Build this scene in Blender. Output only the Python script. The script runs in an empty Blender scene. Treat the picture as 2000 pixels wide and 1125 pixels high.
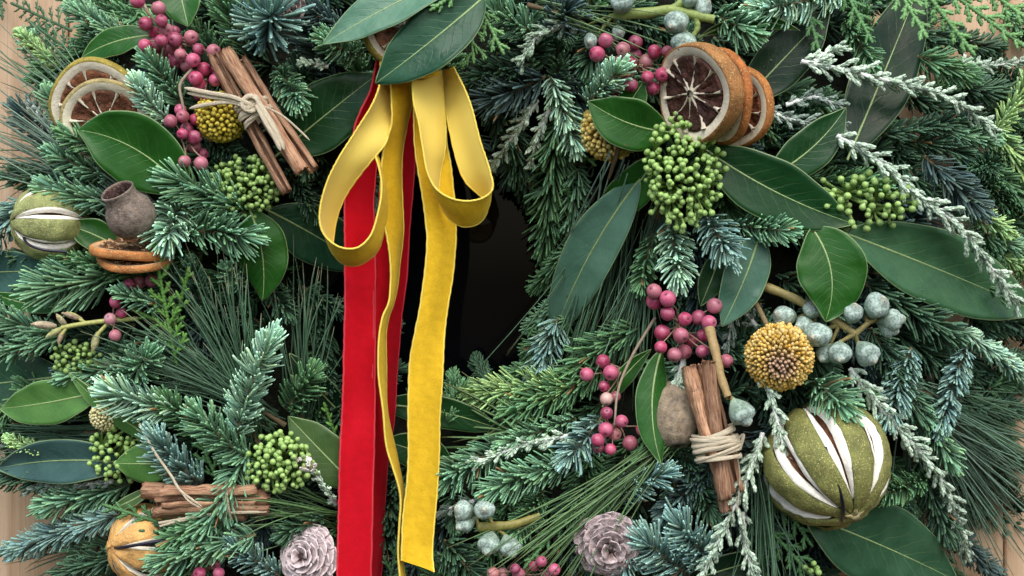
import bpy, math
import numpy as np

# ------------------------------------------------------------------ scale, camera, light
S = 0.00022            # one unit of the working frame = 0.22 mm
D = 2700.0             # camera distance from the reference plane, in units
Z0 = 1.5               # the wreath hangs at eye height
scene = bpy.context.scene
cam_d = bpy.data.cameras.new("camera")
cam = bpy.data.objects.new("camera", cam_d)
scene.collection.objects.link(cam)
cam.location = (0, -D * S, Z0)
cam.rotation_euler = (math.radians(90), 0, 0)
cam_d.sensor_width = 36.0
cam_d.lens = 36.0 * D / 2000.0
cam_d.clip_start = 0.01
cam_d.clip_end = 500
scene.camera = cam

SUN_EL, SUN_AZ = 50.0, -22.0       # azimuth measured from straight in front of the door, negative = left
world = bpy.data.worlds.new("World")
scene.world = world
world.use_nodes = True
wn = world.node_tree
bg = wn.nodes['Background']
sky = wn.nodes.new('ShaderNodeTexSky')
sky.sky_type = 'NISHITA'
sky.sun_disc = False
sky.sun_elevation = math.radians(SUN_EL)
sky.sun_rotation = math.radians(180 + SUN_AZ)
sky.air_density = 1.0
sky.dust_density = 3.0
sky.ozone_density = 1.0
wn.links.new(sky.outputs[0], bg.inputs[0])
bg.inputs[1].default_value = 0.15
sun_d = bpy.data.lights.new("sun", 'SUN')
sun_d.energy = 1.25
sun_d.angle = math.radians(32)
sun_d.color = (1.0, 0.96, 0.9)
sun = bpy.data.objects.new("sun", sun_d)
scene.collection.objects.link(sun)
sun.rotation_euler = (math.radians(90 - SUN_EL), 0, math.radians(SUN_AZ))
scene.view_settings.view_transform = 'Standard'
scene.view_settings.look = 'None'
scene.view_settings.exposure = 0.75
scene.view_settings.gamma = 1.0

rng = np.random.default_rng(7)
col0 = scene.collection
pi = math.pi

# ------------------------------------------------------------------ working frame
# a point is (right, down, towards the camera) in units
def P(px, py, h=0.0):
    f = (D - h) / D
    return np.array([(px - 1000.0) * f, (py - 562.5) * f, h])

CX, CY, RM, RW = 950.0, 545.0, 620.0, 440.0
def H(px, py):
    r = math.hypot(px - CX, py - CY)
    t = (r - RM) / RW
    return -210 + 260 * math.sqrt(max(0.0, 1 - t * t))

def PH(px, py, dh=0.0):
    return P(px, py, H(px, py) + dh)

def world_xyz(p):
    p = np.asarray(p, float)
    out = np.empty_like(p)
    out[..., 0] = p[..., 0] * S
    out[..., 1] = -p[..., 2] * S
    out[..., 2] = -p[..., 1] * S
    return out

def unit(v):
    v = np.asarray(v, float)
    return v / (np.linalg.norm(v, axis=-1, keepdims=True) + 1e-9)

# ------------------------------------------------------------------ mesh assembly
class MB:
    def __init__(self):
        self.V = []; self.F = []; self.C = []; self.U = []; self.M = []; self.n = 0
    def add(self, V, F, C=None, U=None, mi=0):
        V = np.asarray(V, float).reshape(-1, 3); F = np.asarray(F, np.int64)
        self.V.append(V); self.F.append(F + self.n)
        if C is None: C = (0.5, 0.5, 0.5)
        C = np.asarray(C, float)
        if C.ndim == 1: C = np.tile(C, (len(V), 1))
        self.C.append(C.reshape(-1, 3))
        if U is None: U = np.zeros((len(V), 3))
        self.U.append(np.asarray(U, float).reshape(-1, 3))
        self.M.append(np.full(len(F), mi))
        self.n += len(V)
        return self
    def mesh(self, name, mats, anchor, smooth=True, local=False):
        V = np.concatenate(self.V)
        vw = world_xyz(V if local else V - anchor)
        F = np.concatenate(self.F)[:, ::-1]
        k = F.shape[1]
        me = bpy.data.meshes.new(name)
        me.vertices.add(len(vw)); me.vertices.foreach_set('co', vw.astype(np.float32).ravel())
        me.loops.add(F.size); me.loops.foreach_set('vertex_index', F.astype(np.int32).ravel())
        me.polygons.add(len(F))
        me.polygons.foreach_set('loop_start', (np.arange(len(F)) * k).astype(np.int32))
        me.polygons.foreach_set('loop_total', np.full(len(F), k, np.int32))
        me.polygons.foreach_set('material_index', np.concatenate(self.M).astype(np.int32))
        me.polygons.foreach_set('use_smooth', np.full(len(F), bool(smooth)))
        C = np.concatenate(self.C)
        a = me.attributes.new('col', 'FLOAT_COLOR', 'POINT')
        a.data.foreach_set('color', np.concatenate([C, np.ones((len(C), 1))], 1).astype(np.float32).ravel())
        a = me.attributes.new('uvp', 'FLOAT_VECTOR', 'POINT')
        a.data.foreach_set('vector', np.concatenate(self.U).astype(np.float32).ravel())
        me.update(calc_edges=True); me.validate()
        for m in (mats if isinstance(mats, (list, tuple)) else [mats]): me.materials.append(m)
        return me

def link(name, data, anchor=None, parent=None, panchor=None):
    o = bpy.data.objects.new(name, data)
    col0.objects.link(o)
    if parent is None:
        w = world_xyz(anchor); o.location = (w[0], w[1], w[2] + Z0)
    else:
        o.parent = parent
        if anchor is not None:
            w = world_xyz(np.asarray(anchor) - np.asarray(panchor)); o.location = tuple(w)
    return o

def tag(o, label=None, cat=None, group=None, kind=None):
    if label: o['label'] = label
    if cat: o['category'] = cat
    if group: o['group'] = group
    if kind: o['kind'] = kind
    return o

def thing(name, anchor, label, cat, group=None):
    o = link(name, None, anchor)
    o.empty_display_size = 0.01
    return tag(o, label, cat, group)

# ------------------------------------------------------------------ shapes
def frame_of(T, ref):
    side = np.cross(T, ref); side = unit(side)
    nor = unit(np.cross(side, T))
    return side, nor

def sweep(mb, curves, rad, sides=4, flat=1.0, ref=None, C=None, mi=0, base_cap=True):
    """curves (N,K,3); rad (N,K) or (K,); C (N,K,3) or (3,)"""
    curves = np.asarray(curves, float)
    if curves.ndim == 2: curves = curves[None]
    N, K, _ = curves.shape
    rad = np.broadcast_to(np.asarray(rad, float), (N, K))
    T = unit(np.gradient(curves, axis=1))
    if ref is None: ref = np.array([0.13, 0.21, 1.0])
    ref = np.asarray(ref, float)
    ref = np.broadcast_to(ref[:, None, :] if ref.ndim == 2 else ref, (N, K, 3))
    side, nor = frame_of(T, ref)
    an = np.arange(sides) * 2 * pi / sides + pi / sides * 0
    ca, sa = np.cos(an), np.sin(an)
    V = curves[:, :, None, :] + rad[:, :, None, None] * (side[:, :, None, :] * ca[None, None, :, None] + flat * nor[:, :, None, :] * sa[None, None, :, None])
    idx = np.arange(N * K * sides).reshape(N, K, sides)
    a = idx[:, :-1, :]; b = np.roll(a, -1, 2); d = idx[:, 1:, :]; c = np.roll(d, -1, 2)
    F = np.stack([a, b, c, d], -1).reshape(-1, 4)
    if sides == 4:
        F = np.concatenate([F, idx[:, -1, :].reshape(-1, 4)] + ([idx[:, 0, ::-1].reshape(-1, 4)] if base_cap else []))
    if C is None: C = (0.5, 0.5, 0.5)
    C = np.asarray(C, float)
    if C.ndim == 2: C = C[:, None, :]
    C = np.broadcast_to(C, (N, K, 3))
    Cv = np.repeat(C[:, :, None, :], sides, 2)
    L = np.concatenate([np.zeros((N, 1)), np.cumsum(np.linalg.norm(np.diff(curves, axis=1), axis=2), 1)], 1)
    U = np.stack([np.broadcast_to(ca * 1.0, (N, K, sides)), np.broadcast_to(L[:, :, None], (N, K, sides)),
                  np.broadcast_to((sa)[None, None, :], (N, K, sides)) + np.arange(N)[:, None, None] * 3.1], -1)
    mb.add(V, F, Cv, U, mi)
    return mb

def lathe(mb, prof, axis, origin=(0, 0, 0), sides=20, C=None, mi=0, ref=None, wob=0.0):
    """prof list of (r, z)"""
    prof = np.asarray(prof, float)
    K = len(prof)
    ax = unit(axis)
    if ref is None: ref = np.array([0.3, 0.9, 0.2]) if abs(ax[1]) < 0.9 else np.array([1.0, 0.1, 0.1])
    e1 = unit(np.cross(ref, ax)); e2 = np.cross(ax, e1)
    an = np.arange(sides) * 2 * pi / sides
    ring = np.cos(an)[:, None] * e1 + np.sin(an)[:, None] * e2
    w = 1 + wob * np.sin(3 * an + 1.0) + wob * 0.7 * np.sin(5 * an + 2.1)
    V = np.asarray(origin) + prof[:, 0][:, None, None] * ring[None] * w[None, :, None] + prof[:, 1][:, None, None] * ax
    idx = np.arange(K * sides).reshape(K, sides)
    a = idx[:-1]; b = np.roll(a, -1, 1); d = idx[1:]; c = np.roll(d, -1, 1)
    F = np.stack([a, b, c, d], -1).reshape(-1, 4)
    if C is not None:
        C = np.asarray(C, float)
        if C.ndim == 2: C = np.repeat(C[:, None, :], sides, 1)
    U = np.stack([np.broadcast_to(np.cos(an) , (K, sides)), np.broadcast_to(prof[:, 1][:, None], (K, sides)), np.broadcast_to(np.sin(an), (K, sides))], -1)
    mb.add(V, F, C, U, mi)
    return mb

def grid(mb, G, C=None, U=None, mi=0, close_u=False):
    G = np.asarray(G, float); n, m = G.shape[:2]
    idx = np.arange(n * m).reshape(n, m)
    F = np.stack([idx[:-1, :-1], idx[:-1, 1:], idx[1:, 1:], idx[1:, :-1]], -1).reshape(-1, 4)
    mb.add(G.reshape(-1, 3), F, C, U, mi)
    return mb

def bez(a, b, c, n):
    t = np.linspace(0, 1, n)[:, None]
    return (1 - t) ** 2 * a + 2 * t * (1 - t) * b + t ** 2 * c

def catmull(Pn, n):
    Pn = np.asarray(Pn, float); m = len(Pn)
    seg = np.linalg.norm(np.diff(Pn, axis=0), axis=1)
    tt = np.concatenate([[0], np.cumsum(seg)]) ; tt /= tt[-1]
    Q = np.concatenate([[2 * Pn[0] - Pn[1]], Pn, [2 * Pn[-1] - Pn[-2]]])
    out = []
    for t in np.linspace(0, 1, n):
        i = min(np.searchsorted(tt, t, side='right') - 1, m - 2); i = max(i, 0)
        u = (t - tt[i]) / (tt[i + 1] - tt[i] + 1e-9)
        p0, p1, p2, p3 = Q[i], Q[i + 1], Q[i + 2], Q[i + 3]
        out.append(0.5 * (2 * p1 + (p2 - p0) * u + (2 * p0 - 5 * p1 + 4 * p2 - p3) * u * u + (3 * p1 - p0 - 3 * p2 + p3) * u ** 3))
    return np.array(out)

# ------------------------------------------------------------------ materials
def new_mat(name):
    m = bpy.data.materials.new(name); m.use_nodes = True
    nt = m.node_tree; return m, nt, nt.nodes['Principled BSDF']
def N_(nt, t, **k):
    n = nt.nodes.new(t)
    for a, b in k.items():
        if a.startswith('i_'): n.inputs[int(a[2:])].default_value = b
        else: setattr(n, a, b)
    return n
def attr(nt, name):
    n = nt.nodes.new('ShaderNodeAttribute'); n.attribute_name = name; return n
def objcoord(nt): return nt.nodes.new('ShaderNodeTexCoord').outputs['Object']
def noise(nt, vec, scale, detail=3.0, rough=0.55, dist=0.0):
    n = nt.nodes.new('ShaderNodeTexNoise'); n.inputs['Scale'].default_value = scale
    n.inputs['Detail'].default_value = detail; n.inputs['Roughness'].default_value = rough
    n.inputs['Distortion'].default_value = dist
    nt.links.new(vec, n.inputs['Vector']); return n
def ramp(nt, fac, stops):
    r = nt.nodes.new('ShaderNodeValToRGB'); cr = r.color_ramp
    while len(cr.elements) < len(stops): cr.elements.new(0.5)
    for e, (p, c) in zip(cr.elements, stops):
        e.position = p; e.color = (*c, 1) if len(c) == 3 else c
    nt.links.new(fac, r.inputs[0]); return r.outputs[0]
def mix(nt, fac, a, b, mode='MIX'):
    n = nt.nodes.new('ShaderNodeMix'); n.data_type = 'RGBA'; n.blend_type = mode
    for s, v in ((0, fac), (6, a), (7, b)):
        if hasattr(v, 'is_linked'): nt.links.new(v, n.inputs[s])
        else: n.inputs[s].default_value = v if s == 0 else ((*v, 1) if len(v) == 3 else v)
    return n.outputs[2]
def math_(nt, op, a, b=None, clamp=False):
    n = nt.nodes.new('ShaderNodeMath'); n.operation = op; n.use_clamp = clamp
    for s, v in ((0, a), (1, b)):
        if v is None: continue
        if hasattr(v, 'is_linked'): nt.links.new(v, n.inputs[s])
        else: n.inputs[s].default_value = v
    return n.outputs[0]
def bump(nt, bsdf, height, strength=0.5, dist=0.0003, prev=None):
    b = nt.nodes.new('ShaderNodeBump'); b.inputs['Strength'].default_value = strength
    b.inputs['Distance'].default_value = dist
    nt.links.new(height, b.inputs['Height'])
    if prev: nt.links.new(prev, b.inputs['Normal'])
    if bsdf: nt.links.new(b.outputs[0], bsdf.inputs['Normal'])
    return b.outputs[0]
def mapping(nt, vec, scale):
    m = nt.nodes.new('ShaderNodeMapping'); m.inputs['Scale'].default_value = scale
    nt.links.new(vec, m.inputs['Vector']); return m.outputs[0]
L_ = lambda nt, a, b: nt.links.new(a, b)

def mat_needle(name, rough=0.42, spec=0.5):
    m, nt, b = new_mat(name)
    c = attr(nt, 'col').outputs['Color']
    n = noise(nt, objcoord(nt), 900, 2)
    v = ramp(nt, n.outputs[0], [(0.25, (0.72, 0.72, 0.72)), (0.75, (1.2, 1.2, 1.2))])
    L_(nt, mix(nt, 1.0, c, v, 'MULTIPLY'), b.inputs['Base Color'])
    b.inputs['Roughness'].default_value = rough
    b.inputs['Specular IOR Level'].default_value = spec
    return m
M_needle = mat_needle('fir_needle', 0.5, 0.35)
M_pine = mat_needle('pine_needle', 0.38, 0.5)
M_scale = mat_needle('scale_leaf', 0.55, 0.3)
M_silver = mat_needle('silver_leaf', 0.75, 0.2)
M_bark = mat_needle('twig_bark', 0.8, 0.2)

def mat_leaf():
    m, nt, b = new_mat('glossy_leaf')
    c = attr(nt, 'col').outputs['Color']
    u = attr(nt, 'uvp').outputs['Vector']
    sp = nt.nodes.new('ShaderNodeSeparateXYZ'); L_(nt, u, sp.inputs[0])
    t, v, wpx = sp.outputs[0], sp.outputs[1], sp.outputs[2]
    av = math_(nt, 'ABSOLUTE', v)
    oc = objcoord(nt)
    n1 = noise(nt, oc, 90, 3); n2 = noise(nt, oc, 700, 3)
    c1 = mix(nt, 1.0, c, ramp(nt, n1.outputs[0], [(0.3, (0.78, 0.82, 0.8)), (0.7, (1.2, 1.14, 1.15))]), 'MULTIPLY')
    # side veins
    ph = math_(nt, 'SUBTRACT', math_(nt, 'MULTIPLY', t, 11.0), math_(nt, 'MULTIPLY', av, 2.6))
    ph = math_(nt, 'ADD', ph, math_(nt, 'MULTIPLY', n1.outputs[0], 1.1))
    fr = math_(nt, 'ABSOLUTE', math_(nt, 'SUBTRACT', math_(nt, 'FRACT', ph), 0.5))
    vein = math_(nt, 'SUBTRACT', 1.0, math_(nt, 'MULTIPLY', fr, 14.0), clamp=True)
    vein = math_(nt, 'MULTIPLY', vein, math_(nt, 'SUBTRACT', 1.0, math_(nt, 'MULTIPLY', av, 1.15), clamp=True))
    c2 = mix(nt, math_(nt, 'MULTIPLY', vein, 0.20), c1, (0.2, 0.34, 0.14))
    # pale margin
    px_in = math_(nt, 'MULTIPLY', math_(nt, 'SUBTRACT', 1.0, av), wpx)
    mg = math_(nt, 'LESS_THAN', px_in, 1.5)
    c3 = mix(nt, math_(nt, 'MULTIPLY', mg, 0.6), c2, (0.30, 0.42, 0.20))
    sc = noise(nt, oc, 260, 5, 0.7)
    spk = ramp(nt, sc.outputs[0], [(0.70, (0, 0, 0)), (0.76, (1, 1, 1))])
    c4 = mix(nt, math_(nt, 'MULTIPLY', spk, 0.25), c3, (0.25, 0.34, 0.2))
    sb = noise(nt, oc, 420, 2, 0.5)
    c4 = mix(nt, ramp(nt, sb.outputs[0], [(0.745, (0, 0, 0)), (0.77, (0.7, 0.7, 0.7))]), c4, (0.10, 0.055, 0.02))
    L_(nt, c4, b.inputs['Base Color'])
    rr = ramp(nt, n1.outputs[0], [(0.3, (0.22,) * 3), (0.75, (0.42,) * 3)])
    L_(nt, rr, b.inputs['Roughness'])
    b.inputs['Specular IOR Level'].default_value = 0.19
    hgt = math_(nt, 'SUBTRACT', math_(nt, 'MULTIPLY', n2.outputs[0], 0.35), math_(nt, 'MULTIPLY', vein, 0.8))
    nb = bump(nt, None, hgt, 0.35, 0.0004)
    n3 = noise(nt, oc, 160, 2)
    bump(nt, b, n3.outputs[0], 0.22, 0.0016, nb)
    return m
M_leaf = mat_leaf()
M_rib = mat_needle('leaf_midrib', 0.5, 0.4)

def mat_velvet(name, dark, light, edge, shimmer):
    m, nt, b = new_mat(name)
    u = attr(nt, 'uvp').outputs['Vector']
    weave = noise(nt, mapping(nt, u, (14, 0.25, 1)), 2.2, 3, 0.7)
    fine = noise(nt, mapping(nt, u, (30, 1.1, 1)), 1.0, 4, 0.75)
    big = noise(nt, mapping(nt, u, (1.8, 0.035, 1)), 1.6, 5, 0.7, 0.2)
    f = math_(nt, 'ADD', math_(nt, 'MULTIPLY', big.outputs[0], 1.0 * shimmer), math_(nt, 'MULTIPLY', math_(nt, 'ADD', weave.outputs[0], fine.outputs[0]), 0.5))
    f = math_(nt, 'MULTIPLY', f, 1.0 / (1.0 * shimmer + 1.0))
    base = ramp(nt, f, [(0.36, dark), (0.62, light)])  # shimmer of the crushed pile is painted into the base colour
    L_(nt, base, b.inputs['Base Color'])
    b.inputs['Roughness'].default_value = 0.75
    b.inputs['Specular IOR Level'].default_value = 0.15
    b.inputs['Sheen Weight'].default_value = 0.5
    b.inputs['Sheen Roughness'].default_value = 0.35
    b.inputs['Sheen Tint'].default_value = (*edge, 1)
    bump(nt, b, fine.outputs[0], 0.5, 0.0004)
    return m
M_yvel = mat_velvet('yellow_velvet', (0.54, 0.31, 0.010), (0.88, 0.58, 0.028), (1.0, 0.8, 0.2), 0.55)
M_rvel = mat_velvet('red_velvet', (0.40, 0.001, 0.008), (0.60, 0.002, 0.014), (0.8, 0.06, 0.10), 0.5)
def mat_satin():
    m, nt, b = new_mat('yellow_satin')
    u = attr(nt, 'uvp').outputs['Vector']
    n = noise(nt, mapping(nt, u, (16, 1.6, 1)), 1.5, 2, 0.6)
    L_(nt, ramp(nt, n.outputs[0], [(0.3, (0.72, 0.54, 0.085)), (0.7, (0.84, 0.66, 0.14))]), b.inputs['Base Color'])
    b.inputs['Roughness'].default_value = 0.6
    b.inputs['Specular IOR Level'].default_value = 0.3
    b.inputs['Sheen Weight'].default_value = 0.15
    bump(nt, b, n.outputs[0], 0.3, 0.0002)
    return m
M_satin = mat_satin()
M_selv_y, nt, b = new_mat('yellow_selvedge'); b.inputs['Base Color'].default_value = (0.85, 0.66, 0.10, 1); b.inputs['Roughness'].default_value = 0.7
n = noise(nt, objcoord(nt), 2500, 2); bump(nt, b, n.outputs[0], 0.8, 0.0005)
M_selv_r, nt, b = new_mat('red_selvedge'); b.inputs['Base Color'].default_value = (0.62, 0.03, 0.05, 1); b.inputs['Roughness'].default_value = 0.7
n = noise(nt, objcoord(nt), 2500, 2); bump(nt, b, n.outputs[0], 0.8, 0.0005)

def mat_berry():
    m, nt, b = new_mat('pink_berry_skin')
    oi = nt.nodes.new('ShaderNodeObjectInfo')
    tc = objcoord(nt)
    ad = nt.nodes.new('ShaderNodeVectorMath'); ad.operation = 'ADD'
    sc_ = nt.nodes.new('ShaderNodeVectorMath'); sc_.operation = 'SCALE'; sc_.inputs['Scale'].default_value = 0.1; L_(nt, oi.outputs['Location'], sc_.inputs[0])
    L_(nt, tc, ad.inputs[0]); L_(nt, sc_.outputs[0], ad.inputs[1])
    n = noise(nt, ad.outputs[0], 3800, 4, 0.65)
    n2 = noise(nt, ad.outputs[0], 15000, 3)
    c = mix(nt, ramp(nt, n.outputs[0], [(0.38, (0, 0, 0)), (0.72, (0.8, 0.8, 0.8))]), oi.outputs['Color'], (0.55, 0.19, 0.27))
    c = mix(nt, ramp(nt, n2.outputs[0], [(0.66, (0, 0, 0)), (0.74, (0.6, 0.6, 0.6))]), c, (0.20, 0.04, 0.06))
    cc = attr(nt, 'col').outputs['Color']
    c = mix(nt, 1.0, c, cc, 'MULTIPLY')
    L_(nt, c, b.inputs['Base Color'])
    b.inputs['Roughness'].default_value = 0.36
    b.inputs['Specular IOR Level'].default_value = 0.45
    b.inputs['Subsurface Weight'].default_value = 0.12
    b.inputs['Subsurface Radius'].default_value = (0.0015, 0.0006, 0.0005)
    bump(nt, b, n.outputs[0], 0.3, 0.00004)
    return m
M_berry = mat_berry()

def mat_bud():
    m, nt, b = new_mat('green_bud')
    oi = nt.nodes.new('ShaderNodeObjectInfo')
    n = noise(nt, objcoord(nt), 7000, 2)
    L_(nt, mix(nt, 1.0, oi.outputs['Color'], ramp(nt, n.outputs[0], [(0.3, (0.8,) * 3), (0.7, (1.15,) * 3)]), 'MULTIPLY'), b.inputs['Base Color'])
    b.inputs['Roughness'].default_value = 0.4
    b.inputs['Subsurface Weight'].default_value = 0.1
    b.inputs['Subsurface Radius'].default_value = (0.0006, 0.001, 0.0003)
    return m
M_bud = mat_bud()
M_stalk = mat_needle('green_stalk', 0.5, 0.35)

def mat_rough_col(name, s1, s2, lo, hi, rough=0.8, bs=0.6, bd=0.0006, spots=None, spot_rng=(0.6, 0.66), spot_f=0.8, spot_scale=None, metallic_spots=False):
    m, nt, b = new_mat(name)
    oc = objcoord(nt)
    c = attr(nt, 'col').outputs['Color']
    n1 = noise(nt, oc, s1, 4, 0.6); n2 = noise(nt, oc, s2, 4, 0.7)
    o = mix(nt, 1.0, c, ramp(nt, n1.outputs[0], [(0.3, (lo,) * 3), (0.7, (hi,) * 3)]), 'MULTIPLY')
    if spots:
        n3 = noise(nt, oc, spot_scale or s2 * 0.8, 3, 0.6)
        f = ramp(nt, n3.outputs[0], [(spot_rng[0], (0, 0, 0)), (spot_rng[1], (spot_f,) * 3)])
        o = mix(nt, f, o, spots)
        if metallic_spots:
            L_(nt, f, b.inputs['Metallic'])
    L_(nt, o, b.inputs['Base Color'])
    b.inputs['Roughness'].default_value = rough
    b.inputs['Specular IOR Level'].default_value = 0.3
    bump(nt, b, n2.outputs[0], bs, bd)
    return m
M_rind = mat_rough_col('glittered_rind', 150, 900, 0.6, 1.35, 0.6, 0.9, 0.0008, spots=(0.80, 0.70, 0.32), spot_rng=(0.585, 0.66), spot_scale=1500, metallic_spots=True)
M_pith = mat_rough_col('dried_pith', 200, 900, 0.8, 1.12, 0.85, 0.6, 0.0006)
M_flesh = mat_rough_col('dried_flesh', 350, 700, 0.45, 1.5, 0.38, 1.0, 0.0012)
M_gum = mat_rough_col('chalky_gumnut', 6000, 13000, 0.65, 1.25, 0.75, 1.0, 0.00007, spots=(0.07, 0.14, 0.10), spot_rng=(0.46, 0.60), spot_f=0.65, spot_scale=22000)
M_pod = mat_rough_col('woody_pod', 300, 1300, 0.45, 1.45, 0.85, 1.0, 0.0010, spots=(0.42, 0.38, 0.36), spot_rng=(0.52, 0.68), spot_f=0.55, spot_scale=900)
M_cone = mat_rough_col('frosted_cone_scale', 350, 900, 0.6, 1.25, 0.8, 0.7, 0.0008, spots=(0.70, 0.64, 0.66), spot_rng=(0.5, 0.65), spot_f=0.6, spot_scale=500)
M_craspedia = mat_rough_col('yellow_floret', 500, 1500, 0.8, 1.2, 0.7, 0.4, 0.0004)

def mat_cinnamon():
    m, nt, b = new_mat('cinnamon_bark')
    u = attr(nt, 'uvp').outputs['Vector']
    n1 = noise(nt, mapping(nt, u, (3.0, 0.02, 3.0)), 1.6, 5, 0.65, 0.3)
    n2 = noise(nt, mapping(nt, u, (12, 0.10, 12)), 1.5, 4, 0.7)
    n3 = noise(nt, objcoord(nt), 240, 4, 0.7)
    c = ramp(nt, n1.outputs[0], [(0.32, (0.12, 0.050, 0.028)), (0.48, (0.36, 0.185, 0.10)), (0.64, (0.55, 0.35, 0.21))])
    c = mix(nt, ramp(nt, n3.outputs[0], [(0.58, (0, 0, 0)), (0.7, (0.55, 0.55, 0.55))]), c, (0.42, 0.27, 0.18))
    c = mix(nt, 1.0, c, attr(nt, 'col').outputs['Color'], 'MULTIPLY')
    L_(nt, c, b.inputs['Base Color'])
    b.inputs['Roughness'].default_value = 0.72
    nb = bump(nt, None, n2.outputs[0], 0.45, 0.0006)
    bump(nt, b, n3.outputs[0], 0.5, 0.001, nb)
    return m
M_cinn = mat_cinnamon()
def mat_raffia():
    m, nt, b = new_mat('raffia')
    u = attr(nt, 'uvp').outputs['Vector']
    n = noise(nt, mapping(nt, u, (6, 0.02, 6)), 2.2, 4, 0.7)
    L_(nt, ramp(nt, n.outputs[0], [(0.3, (0.55, 0.43, 0.27)), (0.5, (0.80, 0.70, 0.50)), (0.75, (0.88, 0.81, 0.64))]), b.inputs['Base Color'])
    b.inputs['Roughness'].default_value = 0.55
    bump(nt, b, n.outputs[0], 0.8, 0.0008)
    return m
M_raffia = mat_raffia()
def mat_wood():
    m, nt, b = new_mat('oiled_oak')
    oc = objcoord(nt)
    oi = nt.nodes.new('ShaderNodeObjectInfo')
    ad = nt.nodes.new('ShaderNodeVectorMath'); ad.operation = 'ADD'
    L_(nt, oc, ad.inputs[0]); L_(nt, oi.outputs['Location'], ad.inputs[1])
    v = ad.outputs[0]
    g = noise(nt, mapping(nt, v, (90, 90, 2.2)), 1.5, 6, 0.6, 0.8)
    f = noise(nt, mapping(nt, v, (700, 700, 9)), 1.4, 4, 0.7)
    big = noise(nt, mapping(nt, v, (18, 18, 1.0)), 1.0, 2)
    c = ramp(nt, g.outputs[0], [(0.3, (0.46, 0.29, 0.16)), (0.5, (0.56, 0.385, 0.235)), (0.72, (0.64, 0.47, 0.31))])
    c = mix(nt, ramp(nt, f.outputs[0], [(0.52, (0, 0, 0)), (0.68, (0.6, 0.6, 0.6))]), c, (0.34, 0.19, 0.09))
    c = mix(nt, 1.0, c, ramp(nt, big.outputs[0], [(0.3, (0.85,) * 3), (0.7, (1.1,) * 3)]), 'MULTIPLY')
    L_(nt, c, b.inputs['Base Color']); b.inputs['Roughness'].default_value = 0.5
    bump(nt, b, f.outputs[0], 0.4, 0.0005)
    return m
M_wood = mat_wood()
M_glass, nt, b = new_mat('dark_glazing')
b.inputs['Base Color'].default_value = (0.002, 0.003, 0.004, 1); b.inputs['Roughness'].default_value = 0.03
b.inputs['Specular IOR Level'].default_value = 0.07
M_core = mat_rough_col('moss_core', 120, 500, 0.4, 1.4, 0.95, 1.0, 0.002)
M_wire, nt, b = new_mat('dark_wire'); b.inputs['Base Color'].default_value = (0.03, 0.028, 0.045, 1); b.inputs['Roughness'].default_value = 0.35; b.inputs['Metallic'].default_value = 0.6

# ------------------------------------------------------------------ the door
DOOR_H = -290.0
def box_mb(x0, x1, y0, y1, h0, h1, bev=3.0):
    """plank with softened front edges, planks run down"""
    mb = MB()
    prof = [(x0, h0), (x0, h1 - bev), (x0 + bev, h1), (x1 - bev, h1), (x1, h1 - bev), (x1, h0)]
    G = np.array([[(x, y, h) for (x, h) in prof] for y in (y0, y1)])
    grid(mb, G)
    return mb
def plank(x0, x1, y0, y1, parent, name='plank', h1=DOOR_H, h0=DOOR_H - 180):
    a = np.array([(x0 + x1) / 2, (y0 + y1) / 2, h1])
    me = box_mb(x0, x1, y0, y1, h0, h1).mesh(name, M_wood, a, smooth=False)
    return link(name, me, a, parent, DA)
DA = np.array([0.0, 0.0, DOOR_H])
door = thing('front_door', DA, 'pale oak front door of vertical boards behind the wreath', 'door')
HX0, HX1, HY0, HY1 = -520.0, 350.0, -600.0, 620.0
xs = [-2200, -1745, -1365, -960, -520]
for i in range(4): plank(xs[i] + 2, xs[i + 1] - 2, -3000, 4500, door)
xs = [350, 760, 1065, 1440, 1900, 2300]
for i in range(5): plank(xs[i] + 2, xs[i + 1] - 2, -3000, 4500, door)
plank(HX0 + 2, HX1 - 2, -3000, HY0, door, 'rail'); plank(HX0 + 2, HX1 - 2, HY1, 4500, door, 'rail')
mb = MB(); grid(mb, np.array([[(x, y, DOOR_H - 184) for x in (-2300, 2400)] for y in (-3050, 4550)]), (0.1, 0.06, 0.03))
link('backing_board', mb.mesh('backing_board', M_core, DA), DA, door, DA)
mb = MB(); grid(mb, np.array([[(x, y, DOOR_H - 60) for x in (HX0 - 10, HX1 + 10)] for y in (HY0 - 10, HY1 + 10)]))
link('glass_pane', mb.mesh('glass_pane', M_glass, DA), DA, door, DA)

# ------------------------------------------------------------------ wreath base ring
ca = P(CX, CY, -200)
mb = MB()
nu, nv = 120, 26
G = np.zeros((nu + 1, nv + 1, 3))
for i in range(nu + 1):
    a = 2 * pi * (i % nu) / nu
    for j in range(nv + 1):
        b_ = 2 * pi * (j % nv) / nv
        k = 1 + 0.06 * math.sin(7 * a + 3 * b_) + 0.05 * math.sin(17 * a + 5 * b_)
        r = RM + 10 + 300 * k * math.cos(b_)
        G[i, j] = (ca[0] + r * math.cos(a), ca[1] + r * math.sin(a), -180 + (95 if math.sin(b_) > 0 else 80) * k * math.sin(b_))
grid(mb, G, (0.012, 0.015, 0.008))  # near-black moss colour paints in the shadow between sprigs
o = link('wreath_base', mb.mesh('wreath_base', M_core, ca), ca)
tag(o, 'mossy ring painted shadow-dark at the heart of the wreath, seen only in gaps between sprigs', 'wreath base')

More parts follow.
